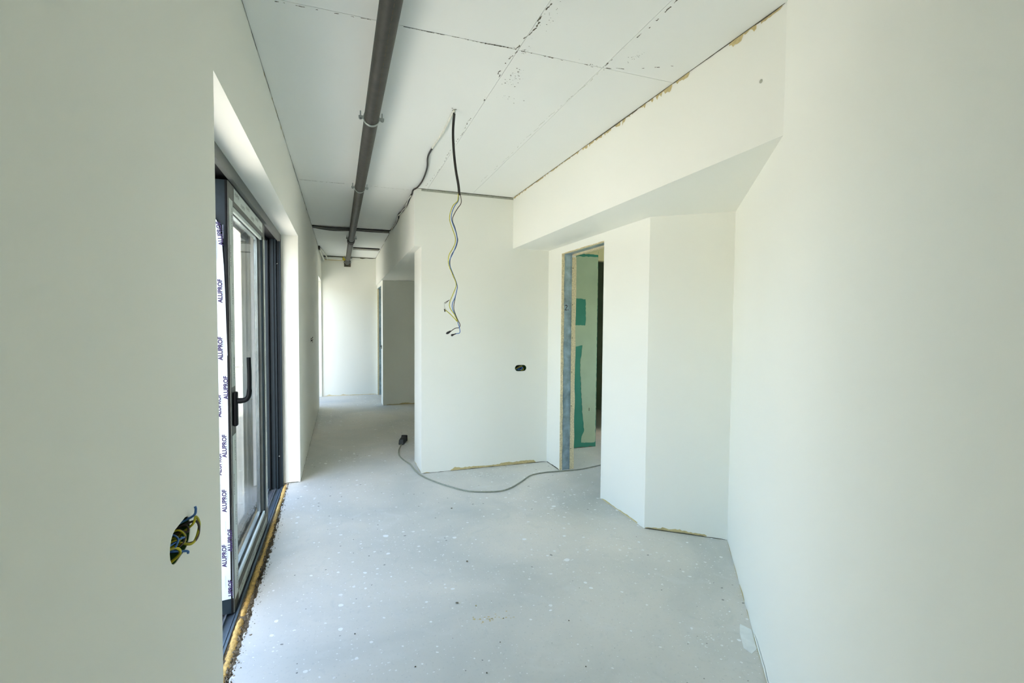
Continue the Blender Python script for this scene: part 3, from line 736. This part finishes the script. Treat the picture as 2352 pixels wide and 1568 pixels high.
for i in range(2600):
    y = random.uniform(WY0 + 0.01, WY1 - 0.01); base = -0.450 + 0.028 * min(1, max(0, (WY1 - y) / 1.2))
    x = random.uniform(-0.450, base + 0.004) if random.random() < 0.93 else base + random.uniform(0, 0.03)
    r = random.uniform(0.0025, 0.0085) * (1 if x < base else 0.55); z = (-0.016 + 0.012 * random.random()) if x < base else r * 0.5
    vs = [bm.verts.new(Vector((x, y, z)) + Vector((random.uniform(-1, 1), random.uniform(-1, 1), random.uniform(-1, 1))).normalized() * r) for _ in range(5)]
    for f in ((0, 1, 2), (0, 2, 3), (0, 3, 1), (4, 2, 1), (4, 3, 2), (4, 1, 3)):
        bm.faces.new([vs[k] for k in f])
rub = obj('rubble', bm, 'dirt', floor); rub['kind'] = 'stuff'; rub['label'] = 'crumbled mortar rubble in the broken floor edge'
box('rubble_bed', -0.4865, -0.407, WY0 + 0.001, WY1 - 0.001, -0.0618, -0.020, 'dirt', floor)

# second opening by the corridor end: slim frame and pane
win = empty('window_2', (-0.55, 9.08, 0)); struct(win, 'tall narrow window by the corridor end')
for nm, mt, b in (('window_frame', 'alu', (-0.58, -0.52, 8.5005, 8.55, 0, 2.169)), ('window_frame', 'alu', (-0.58, -0.52, 9.61, 9.6595, 0, 2.169)), ('window_frame', 'alu', (-0.58, -0.52, 8.55, 9.61, 2.11, 2.169)), ('window_frame', 'alu', (-0.58, -0.52, 8.55, 9.61, 0.0, 0.06)), ('pane', 'glass', (-0.553, -0.547, 8.55, 9.61, 0.06, 2.11))):
    put(box(nm, *b, mt), win)

# ================================================================== CEILING PIPE
p_a = Vector((0.190, -0.36, 2.578)); p_b = Vector((0.112, 9.694, 2.532))
def pp(y): t = (y - p_a.y) / (p_b.y - p_a.y); return p_a.lerp(p_b, t)
pipe = empty('drain_pipe', pp(4.7)); tag(pipe, 'long dark grey drain pipe hung under the ceiling along the corridor', 'pipe')
bm = bmesh.new()
wob = [pp(-0.36 + (9.694 + 0.36) * i / 40) for i in range(41)]
add_tube(bm, wob, 0.040, 24); put(obj('pipe_run', bm, 'pipe', None, True), pipe)
d = (p_b - p_a).normalized()
bm = bmesh.new(); add_tube(bm, [pp(6.96), pp(7.10)], 0.0465, 24); add_tube(bm, [pp(7.075), pp(7.115)], 0.050, 24)
put(obj('pipe_socket', bm, 'pipe', None, True), pipe)
bm = bmesh.new(); add_tube(bm, [pp(6.955), pp(6.975)], 0.0495, 24); put(obj('seal_ring', bm, 'ring', None, True), pipe)
bm = bmesh.new(); add_tube(bm, [pp(7.112), pp(7.135)], 0.0505, 24); put(obj('seal_ring', bm, 'ring', None, True), pipe)
# the printed line along the pipe's underside
bm = bmesh.new()
y = 0.9
while y < 4.2:
    l = random.uniform(0.008, 0.03); c0, c1 = pp(y), pp(y + l); a = 0.15
    for s0 in (0,):
        o0 = Vector((math.sin(a) * 0.0403, 0, -math.cos(a) * 0.0403)); w = Vector((0.0009, 0, 0.0001))
        bm.faces.new([bm.verts.new(v) for v in (c0 + o0 - w, c1 + o0 - w, c1 + o0 + w, c0 + o0 + w)])
    y += l + random.uniform(0.006, 0.02)
put(obj('printed_line', bm, 'bark'), pipe)
def clamp(y, where, r=0.0425, w=0.011):
    c = pp(y); root = empty('pipe_clamp', (c.x, c.y, H))
    tag(root, 'zinc pipe clamp with bolted ears ' + where, 'clamp', 'clamps holding the drain pipe')
    bm = bmesh.new(); seg = 32; prev = None
    for k in range(seg + 1):
        a = 2 * math.pi * k / seg; q = [bm.verts.new((c.x + rr * math.cos(a), c.y + yy, c.z + rr * math.sin(a))) for rr, yy in ((r - 0.002, -w), (r + 0.0015, -w), (r + 0.0015, w), (r - 0.002, w))]
        if prev:
            for j in range(4): bm.faces.new((prev[j], prev[(j + 1) % 4], q[(j + 1) % 4], q[j]))
        prev = q
    bmesh.ops.remove_doubles(bm, verts=bm.verts, dist=1e-5)
    put(obj('clamp_band', bm, 'zinc', None, True), root)
    for s in (-1, 1):
        x0, x1 = sorted((c.x + s * (r + 0.0005), c.x + s * (r + 0.026)))
        put(box('clamp_ear', x0, x1, c.y - w, c.y + w, c.z - 0.006, c.z + 0.006, 'zinc', None, 0.001), root)
        bm = bmesh.new(); xm = c.x + s * (r + 0.016)
        add_tube(bm, [(xm, c.y, c.z - 0.012), (xm, c.y, c.z - 0.006)], 0.007, 6); add_tube(bm, [(xm, c.y, c.z - 0.012), (xm, c.y, c.z + 0.034)], 0.0035, 8)
        put(obj('clamp_bolt', bm, 'zinc'), root)
    bm = bmesh.new(); add_tube(bm, [(c.x, c.y, c.z + r), (c.x, c.y, H)], 0.004, 8); put(obj('hanger_rod', bm, 'zinc'), root)
for y, wh in ((2.84, 'beside the hanging black conduit'), (4.30, 'level with the middle wall corner'), (6.88, 'next to the black pipe socket'), (8.95, 'beside the ceiling channel'), (9.60, 'right against the corridor end wall')):
    clamp(y, wh)

# ================================================================== HANGING FEED
feed = empty('hanging_cable', (0.619, 2.767, H)); tag(feed, 'black conduit hanging from the ceiling with three loose lamp wires', 'cable')
def feed_part(name, pts, r, mat, seg=8): return put(tube(name, pts, r, mat, None, seg), feed)
feed_part('painted_stub', [(0.619, 2.767, H), (0.622, 2.765, 2.625)], 0.0065, 'cable_white')
feed_part('conduit', [(0.6205, 2.766, 2.632), (0.614, 2.768, 2.532), (0.618, 2.767, 2.421), (0.630, 2.764, 2.31), (0.645, 2.761, 2.223), (0.650, 2.76, 2.166)], 0.0075, 'conduit', 12)
yel = [(0.648, 2.761, 2.175), (0.643, 2.762, 2.131), (0.619, 2.767, 2.105), (0.602, 2.771, 2.059), (0.599, 2.771, 2.021), (0.614, 2.768, 1.972), (0.631, 2.764, 1.922), (0.629, 2.765, 1.884), (0.614, 2.768, 1.851), (0.597, 2.772, 1.82), (0.592, 2.773, 1.782), (0.6, 2.771, 1.744), (0.625, 2.766, 1.687), (0.637, 2.763, 1.644), (0.62, 2.767, 1.593), (0.6, 2.771, 1.542), (0.603, 2.771, 1.509), (0.628, 2.765, 1.471), (0.645, 2.761, 1.433), (0.640, 2.762, 1.436), (0.63, 2.764, 1.448), (0.601, 2.771, 1.478), (0.571, 2.778, 1.503)]
blu = [(0.645, 2.761, 2.175), (0.645, 2.761, 2.133), (0.626, 2.765, 2.105), (0.609, 2.769, 2.064), (0.607, 2.77, 2.022), (0.629, 2.765, 1.96), (0.639, 2.763, 1.914), (0.634, 2.764, 1.879), (0.617, 2.767, 1.833), (0.597, 2.772, 1.787), (0.6, 2.771, 1.752), (0.622, 2.766, 1.694), (0.64, 2.762, 1.639), (0.63, 2.765, 1.58), (0.615, 2.768, 1.542), (0.613, 2.768, 1.509), (0.633, 2.764, 1.458), (0.648, 2.761, 1.415), (0.655, 2.759, 1.389), (0.655, 2.759, 1.366), (0.638, 2.763, 1.361), (0.623, 2.766, 1.356)]
bro = [(0.653, 2.759, 2.175), (0.658, 2.758, 2.124), (0.638, 2.763, 2.09), (0.621, 2.767, 2.06), (0.609, 2.769, 2.022), (0.624, 2.766, 1.977), (0.636, 2.763, 1.927), (0.639, 2.763, 1.902), (0.627, 2.765, 1.859), (0.605, 2.77, 1.82), (0.595, 2.772, 1.77), (0.61, 2.769, 1.707), (0.637, 2.763, 1.644), (0.632, 2.764, 1.601), (0.623, 2.766, 1.555), (0.618, 2.767, 1.511), (0.628, 2.765, 1.473), (0.645, 2.761, 1.433), (0.653, 2.759, 1.417), (0.65, 2.76, 1.397), (0.626, 2.766, 1.392), (0.598, 2.772, 1.371)]
shift = lambda pts, dy: [(x, y + dy, z) for x, y, z in pts]
feed_part('yellow_green_wire', [(x - 0.0035, y - 0.003, z) for x, y, z in yel], 0.0024, 'wy'); feed_part('blue_wire', shift(blu, 0.0), 0.0023, 'wb'); feed_part('brown_wire', [(x + 0.0035, y + 0.002, z) for x, y, z in bro], 0.0023, 'wk')
bm = bmesh.new(); add_tube(bm, [(0.606, 2.776, 1.377), (0.598, 2.776, 1.371), (0.586, 2.777, 1.364), (0.578, 2.778, 1.360)], [0.003, 0.006, 0.0075, 0.003], 8); put(obj('taped_end', bm, 'wblack', None, True), feed)
bm = bmesh.new(); add_tube(bm, [(0.636, 2.764, 1.361), (0.622, 2.767, 1.356), (0.612, 2.769, 1.352), (0.606, 2.770, 1.350)], [0.0028, 0.0035, 0.007, 0.004], 8); put(obj('taped_end', bm, 'wblack', None, True), feed)
bm = bmesh.new(); add_tube(bm, [(0.574, 2.774, 1.500), (0.568, 2.776, 1.512), (0.566, 2.776, 1.54)], [0.0035, 0.003, 0.0022], 6); put(obj('terminal_clip', bm, 'cable_white', None, True), feed)
bm = bmesh.new(); add_tube(bm, [(0.571, 2.774, 1.488), (0.567, 2.774, 1.505)], 0.0035, 6); put(obj('taped_end', bm, 'wblack'), feed)
bm = bmesh.new(); add_tube(bm, [(0.567, 2.776, 1.540), (0.597, 2.772, 1.558)], 0.0018, 6); add_tube(bm, [(0.571, 2.776, 1.535), (0.597, 2.772, 1.558)], 0.0016, 6); put(obj('stripped_end', bm, 'wk'), feed)
# rose where it leaves the ceiling
blob_patch('drill_hole', (0.619, 2.760), 5, (0.006, 0.006), 0.004, 0.008, 'crack', ceiling, zc)

# surface-laid cable running from the rose to the corridor
cab = empty('ceiling_cable', (0.62, 3.6, H)); tag(cab, 'cable laid on the ceiling from the hanging conduit, white painted then black', 'cable')
put(tube('painted_length', [(0.618, 2.775, H - 0.004), (0.617, 2.95, H - 0.014), (0.614, 3.15, H - 0.016), (0.608, 3.36, H - 0.009), (0.606, 3.42, H - 0.008)], 0.0062, 'cable_white', None, 8), cab)
put(tube('black_length', [(0.607, 3.40, H - 0.008), (0.605, 3.52, H - 0.008), (0.612, 3.62, H - 0.011), (0.640, 3.80, H - 0.010), (0.655, 3.98, H - 0.012), (0.662, 4.15, H - 0.014), (0.662, 4.30, H - 0.012), (0.655, 4.42, H - 0.010), (0.640, 4.475, H - 0.012), (0.628, 4.52, H - 0.016), (0.630, 4.58, H - 0.03)], 0.0068, 'conduit', None, 8), cab)
run = [(0.630, 4.58, H - 0.03), (0.627, 4.75, H - 0.032), (0.628, 4.95, H - 0.050), (0.627, 5.15, H - 0.042), (0.628, 5.35, H - 0.030), (0.626, 5.50, H - 0.012), (0.620, 5.62, H - 0.010), (0.627, 5.72, H - 0.026), (0.627, 5.95, H - 0.036), (0.626, 6.2, H - 0.03), (0.625, 6.45, H - 0.024), (0.622, 6.62, H - 0.014)]
put(tube('black_length', run, 0.0085, 'conduit', None, 8), cab)
put(tube('painted_length', [(x - 0.008, y + 0.03, z - 0.012 + 0.006 * math.sin(i * 2.3)) for i, (x, y, z) in enumerate(run)], 0.0048, 'cable_white', None, 6), cab)
# bundle crossing the corridor ceiling
bun = empty('cable_bundle', (0.13, 6.70, H)); tag(bun, 'bundle of black and grey cables crossing the corridor ceiling above the pipe', 'cable')
for i in range(7):
    y0 = 6.66 + 0.018 * i; mt = 'conduit' if i % 3 != 1 else 'cable_grey'
    pts = []
    for k in range(9):
        x = XL + 0.008 + (0.625 - XL - 0.012) * k / 8
        sag = 0.010 + 0.022 * math.sin(math.pi * min(1, k / 4.6)) * (0.3 + 0.7 * i / 6) if k < 5 else 0.010 + 0.006 * i / 6
        pts.append((x, y0 + 0.03 * math.sin(k * 1.3 + i) * (0.4 if 0 < k < 8 else 0), H - sag))
    put(tube('cable', pts, 0.0075, mt, None, 6, 4), bun)
# channels fixed to the corridor ceiling
ch = empty('ceiling_channel', (0.4, 8.5, H)); tag(ch, 'dirty steel channel fixed to the ceiling right of the pipe', 'channel')
put(box('channel_web', 0.19, 0.615, 8.412, 8.60, H - 0.008, H - 0.001, 'joint'), ch); put(box('channel_flange', 0.19, 0.615, 8.40, 8.412, H - 0.02, H - 0.001, 'pipe'), ch); put(box('channel_flange', 0.19, 0.615, 8.60, 8.612, H - 0.012, H - 0.001, 'pipe'), ch)
dc = empty('cable_sleeve', (-0.33, 9.0, H)); tag(dc, 'pale ragged cable sleeve in the upper corner by the corridor window', 'cable')
put(tube('sleeve', [(-0.335, 8.55, H - 0.02), (-0.325, 8.8, H - 0.045), (-0.322, 9.1, H - 0.05), (-0.315, 9.4, H - 0.055), (-0.30, 9.66, H - 0.09)], 0.016, 'cable_white', None, 8), dc)
put(tube('sleeve', [(-0.320, 8.6, H - 0.022), (-0.285, 9.0, H - 0.03), (-0.25, 9.4, H - 0.045), (-0.24, 9.66, H - 0.07)], 0.010, 'cable_white', None, 8), dc)
put(box('sleeve_opening', XL + 0.001, XL + 0.03, 8.45, 8.62, H - 0.05, H - 0.001, 'crack'), dc)

# ================================================================== SOCKET BOXES WITH LOOSE WIRES
def socket(name, label, center, U, V, Nn, r, half, wires, depth=0.045):
    """open back box in a wall: U along the wall, V up, Nn out of the wall"""
    U, V, Nn, c = map(Vector, (U, V, Nn, center))
    root = empty(name, c); tag(root, label, 'socket', None)
    pts = []
    for k in range(9): a = -math.pi / 2 + math.pi * k / 8; pts.append((half + r * math.cos(a), r * math.sin(a)))
    for k in range(9): a = math.pi / 2 + math.pi * k / 8; pts.append((-half + r * math.cos(a), r * math.sin(a)))
    bm = bmesh.new(); s = 0.97
    f = [bm.verts.new(c + U * a * s + V * b * s - Nn * 0.001) for a, b in pts]; k_ = [bm.verts.new(c + U * a * s + V * b * s - Nn * depth) for a, b in pts]
    n = len(pts)
    for i in range(n): bm.faces.new((f[i], f[(i + 1) % n], k_[(i + 1) % n], k_[i]))
    bm.faces.new(k_)
    put(obj('back_box', bm, 'boxgreen' if half > 0.01 else 'boxblack'), root)
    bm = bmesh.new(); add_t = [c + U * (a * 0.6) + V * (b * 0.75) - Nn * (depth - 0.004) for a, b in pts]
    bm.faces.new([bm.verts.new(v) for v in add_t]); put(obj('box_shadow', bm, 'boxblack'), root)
    for nm, mat, rad, path in wires:
        put(tube(nm, [c + U * a + V * b + Nn * d_ for a, b, d_ in path], rad, mat, None, 6), root)
    return root
R3 = 0.0022
def loops(seed, half, r, n, out):
    rnd = random.Random(seed); L = []
    kinds = [('yellow_green_wire', 'wy'), ('blue_wire', 'wb'), ('brown_wire', 'wk')]
    for i in range(n):
        nm, mt = kinds[i % 3]; u0 = rnd.uniform(-half - r * .5, half + r * .5); u1 = rnd.uniform(-half - r * .5, half + r * .5)
        v0 = rnd.uniform(-r * .6, r * .6); v1 = rnd.uniform(-r * .6, r * .6)
        L.append((nm, mt, R3, [(u0, v0, -0.038), (u0 + .4 * (u1 - u0), v0 + 0.01, -0.01), (0.5 * (u0 + u1), 0.5 * (v0 + v1) + rnd.uniform(-.018, .018), out * rnd.uniform(0.3, 1)), (u1, v1, -0.004 + out * 0.3), (u1 * .9, v1 - .006, -0.036)]))
    return L
near = loops(3, 0.036, 0.038, 6, 0.006) + [
    ('yellow_green_wire', 'wy', 0.0030, [(0.060, -0.018, -0.03), (0.050, 0.012, 0.010), (0.060, 0.028, 0.016), (0.072, 0.004, 0.02), (0.060, -0.024, 0.016), (0.040, -0.030, 0.008), (0.030, -0.015, -0.02)]),
    ('yellow_green_wire', 'wy', 0.0030, [(-0.070, 0.005, -0.015), (-0.045, 0.000, 0.004), (-0.035, -0.018, 0.008), (-0.042, -0.034, -0.01)]),
    ('brown_wire', 'wk', 0.0028, [(0.030, -0.020, -0.02), (0.050, -0.030, 0.012), (0.068, -0.012, 0.02), (0.064, 0.016, 0.014), (0.045, 0.010, -0.02)]),
    ('blue_wire', 'wb', 0.0028, [(0.050, 0.018, -0.02), (0.062, 0.030, 0.010), (0.068, 0.042, 0.014), (0.070, 0.050, 0.012)]),
    ('blue_wire', 'wb', 0.0028, [(0.0, -0.026, -0.02), (0.018, -0.036, 0.006), (0.024, -0.044, 0.008)])]
socket('socket_box', 'open double socket box with tangled wires in the wall before the terrace door', (XL, 1.275, 0.925), (0, 1, 0), (0, 0, 1), (1, 0, 0), 0.038, 0.036, near)
mid = [('yellow_green_wire', 'wy', R3, [(-0.045, -0.012, -0.03), (-0.035, 0.002, 0.002), (-0.012, 0.016, 0.006), (0.012, 0.021, 0.004), (0.022, 0.012, -0.02)]),
       ('blue_wire', 'wb', R3, [(-0.042, -0.020, -0.03), (-0.030, -0.008, 0.004), (-0.006, 0.006, 0.008), (0.016, 0.009, 0.006), (0.014, -0.006, 0.006), (-0.004, -0.016, 0.004), (-0.026, -0.010, -0.02)]),
       ('brown_wire', 'wk', R3, [(-0.03, 0.0, -0.03), (-0.004, 0.010, 0.004), (0.024, 0.010, 0.004), (0.030, -0.012, -0.02)]),
       ('yellow_green_wire', 'wy', R3, [(0.030, 0.0, -0.03), (0.032, -0.008, 0.004), (0.022, -0.018, 0.004), (0.006, -0.022, -0.01)]),
       ('blue_wire', 'wb', R3, [(-0.02, -0.02, -0.02), (-0.004, -0.012, 0.006), (0.012, -0.004, 0.004), (0.02, 0.006, -0.02)])]
socket('socket_box', 'open double socket box with wires in the wall behind the hanging cable', (1.690, YC, 0.973), (1, 0, 0), (0, 0, 1), (0, -1, 0), 0.031, 0.030, mid)
sw = [('black_wire', 'wblack', 0.004, [(0.0, 0.0, -0.03), (0.02, 0.02, 0.01), (0.05, 0.035, 0.02)]), ('black_wire', 'wblack', 0.004, [(0.0, -0.01, -0.03), (0.015, -0.01, 0.012), (0.045, -0.03, 0.016)]), ('white_wire', 'cable_white', 0.004, [(0.0, 0.0, -0.02), (0.02, -0.005, 0.014), (0.02, -0.03, 0.012)]), ('black_wire', 'wblack', 0.004, [(0.0, 0.01, -0.03), (0.01, 0.0, 0.012), (0.06, 0.005, 0.02)])]
socket('switch_box', 'small open switch box with black wires on the corridor wall', (XL, 6.31, 1.195), (0, 1, 0), (0, 0, 1), (1, 0, 0), 0.032, 0.0005, sw, 0.04)
# switch box on the pier: shallow, in a round rim
root = empty('switch_box', (0.66, 8.60, 0.985)); tag(root, 'small switch box with stubs of wire on the narrow pier', 'socket')
bm = bmesh.new(); add_tube(bm, [(0.6598, 8.60, 0.985), (0.655, 8.60, 0.985)], 0.035, 16); put(obj('box_rim', bm, 'boxblack'), root)
put(tube('black_wire', [(0.655, 8.59, 0.99), (0.640, 8.585, 0.995), (0.635, 8.575, 1.01)], 0.004, 'wblack', None, 6), root)
put(tube('white_wire', [(0.655, 8.61, 0.98), (0.643, 8.61, 0.975), (0.638, 8.60, 0.965)], 0.004, 'cable_white', None, 6), root)

# ================================================================== EXTENSION LEAD ON THE FLOOR
lead = empty('extension_lead', (0.66, 5.75, 0)); tag(lead, 'grey flex with a black rubber coupling lying on the floor through the doorway', 'cable')
cord = [(0.645, 5.600), (0.618, 5.50), (0.585, 5.343), (0.57, 5.148), (0.600, 4.95), (0.640, 4.80), (0.655, 4.62), (0.690, 4.420), (0.78, 4.199), (0.895, 4.006), (0.998, 3.882), (1.115, 3.822), (1.26, 3.796), (1.376, 3.848), (1.526, 3.978), (1.66, 4.102), (1.818, 4.14), (1.994, 4.128), (2.174, 4.120), (2.33, 4.152), (2.50, 4.20), (2.75, 4.28)]
put(tube('flex', [(x, y, 0.0062 + (0.004 if i == 0 else 0)) for i, (x, y) in enumerate(cord)], 0.0060, 'cable_grey', None, 8, 6), lead)
def local_box(bm, c, ax, hx_, hy_, z0, z1, bev, top=1.0):
    ax = Vector(ax).normalized(); ay = Vector((-ax.y, ax.x, 0)); b2 = bmesh.new()
    vs = []
    for u in (-1, 1):
        for v in (-1, 1):
            for z in (z0, z1):
                k = top if z == z1 else 1.0
                vs.append(b2.verts.new(Vector((c[0], c[1], 0)) + ax * u * hx_ * k + ay * v * hy_ * k + Vector((0, 0, z))))
    for f in [(0, 1, 3, 2), (4, 6, 7, 5), (0, 4, 5, 1), (2, 3, 7, 6), (0, 2, 6, 4), (1, 5, 7, 3)]: b2.faces.new([vs[i] for i in f])
    bmesh.ops.bevel(b2, geom=list(b2.edges), offset=bev, segments=3, profile=0.5, affect='EDGES')
    me = bpy.data.meshes.new('x'); b2.to_mesh(me); b2.free(); bm.from_mesh(me); bpy.data.meshes.remove(me)
ax = Vector((0.33, 1, 0)).normalized()
bm = bmesh.new(); local_box(bm, (0.672, 5.70), ax, 0.095, 0.032, 0.0, 0.062, 0.010, 0.88); put(obj('coupling_body', bm, 'plug', None, False), lead)
for t in (-0.02, 0.02, 0.06):
    bm = bmesh.new(); cc = Vector((0.672, 5.70, 0)) + ax * t; local_box(bm, (cc.x, cc.y), ax, 0.006, 0.024, 0.056, 0.066, 0.002); put(obj('grip_ridge', bm, 'boxblack'), lead)
bm = bmesh.new(); cc = Vector((0.672, 5.70, 0)) + ax * 0.10; local_box(bm, (cc.x, cc.y), ax, 0.014, 0.035, 0.0, 0.070, 0.006); put(obj('coupling_collar', bm, 'boxblack'), lead)

# ================================================================== SMALL DEBRIS
def crumb(x, y, r, mat, label):
    bm = bmesh.new(); bmesh.ops.create_icosphere(bm, subdivisions=1, radius=r)
    for v in bm.verts: v.co *= random.uniform(0.6, 1.2); v.co.z *= 0.6
    zmin = min(v.co.z for v in bm.verts)
    for v in bm.verts: v.co += Vector((x, y, -zmin))
    tag(obj('plaster_crumb', bm, mat), label, 'debris', 'crumbs on the screed')
crumb(0.546, 2.336, 0.008, 'stone', 'grey mortar crumb on bare floor facing the terrace door sash')
crumb(0.786, 3.56, 0.007, 'crack', 'dark crumb on the floor below the loop of grey flex')
crumb(0.698, 2.73, 0.008, 'stone', 'grey mortar crumb on the floor below the hanging wires')
for x, y, m_ in ((0.63, 2.28, 'bare'), (0.73, 2.14, 'crack'), (0.66, 1.98, 'stone'), (0.28, 1.95, 'crack'), (0.55, 1.82, 'crack'), (1.02, 2.02, 'crack'), (0.05, 2.25, 'crack'), (0.95, 1.72, 'crack')):
    crumb(x, y, random.uniform(0.003, 0.005), m_, 'tiny crumb scattered on the bare screed')
blob_patch('paint_splash', (1.58, 1.72), 70, (0.09, 0.09), 0.0012, 0.006, 'putty', floor, 0.0006)
blob_patch('paint_splash', (1.22, 4.27), 60, (0.16, 0.07), 0.002, 0.009, 'putty', floor, 0.0006)
blob_patch('paint_splash', (0.70, 2.72), 40, (0.25, 0.12), 0.0012, 0.006, 'putty', floor, 0.0006)
blob_patch('mud_stain', (0.70, 2.16), 26, (0.05, 0.02), 0.002, 0.008, 'bare', floor, 0.0005)
# putty smear where floor meets right wall
t0 = Vector(rp(1.02)); bm = bmesh.new()
pts = [rp(0.98, -0.005), rp(1.12, -0.004), rp(1.16, -0.03), rp(1.13, -0.058), rp(1.03, -0.060), rp(0.95, -0.050)]
add_prism(bm, pts, 0.0, 0.0018); obj('putty_patch', bm, 'putty', floor)

# ================================================================== OUTSIDE
struct(box('terrace', -45, 45, -40, 60, -0.30, -0.14, 'paving'), 'pale sunlit terrace and yard outside the glass door')
house = empty('neighbour_house', (-5.5, 22, -0.14)); tag(house, 'pale board-clad house with grey gable roof seen through the glass door', 'building')
put(box('house_wall', -11, -1.9, 18.0, 30, -0.14, 5.2, 'render'), house)
for i in range(22):
    x = -10.9 + i * 0.41
    put(box('cladding_board', x, x + 0.37, 17.95, 18.0, -0.10, 5.1, 'board'), house)
bm = bmesh.new()
vs = [bm.verts.new(v) for v in ((-11.5, 17.5, 5.2), (-1.4, 17.5, 5.2), (-6.45, 17.5, 8.6), (-11.5, 30.5, 5.2), (-1.4, 30.5, 5.2), (-6.45, 30.5, 8.6))]
for f in ((0, 1, 2), (3, 5, 4), (0, 2, 5, 3), (1, 4, 5, 2), (0, 3, 4, 1)): bm.faces.new([vs[k] for k in f])
put(obj('roof', bm, 'roof'), house)
tree = empty('garden_tree', (-4.2, 34, -0.14)); tag(tree, 'leafy tree beyond the neighbouring house', 'tree')
put(tube('trunk', [(-1.2, 34, -0.14), (-1.1, 34, 2), (-1.3, 34.1, 5)], [0.25] * 11, 'bark', None, 8), tree)
bm = bmesh.new()
for i in range(1500):
    v = Vector((random.gauss(0, 1), random.gauss(0, 1), random.gauss(0, 1))).normalized() * random.uniform(0.5, 1) ** 0.5
    c = Vector((-1.2, 34, 6.2)) + Vector((v.x * 2.6, v.y * 2.6, v.z * 2.9)); s = random.uniform(0.12, 0.28)
    a = Vector((random.uniform(-1, 1), random.uniform(-1, 1), random.uniform(-1, 1))).normalized(); b = a.orthogonal().normalized()
    bm.faces.new([bm.verts.new(c + q) for q in (a * s, b * s * 0.5, -a * s, -b * s * 0.5)])
cr = put(obj('foliage', bm, 'leaf'), tree); cr['kind'] = 'stuff'
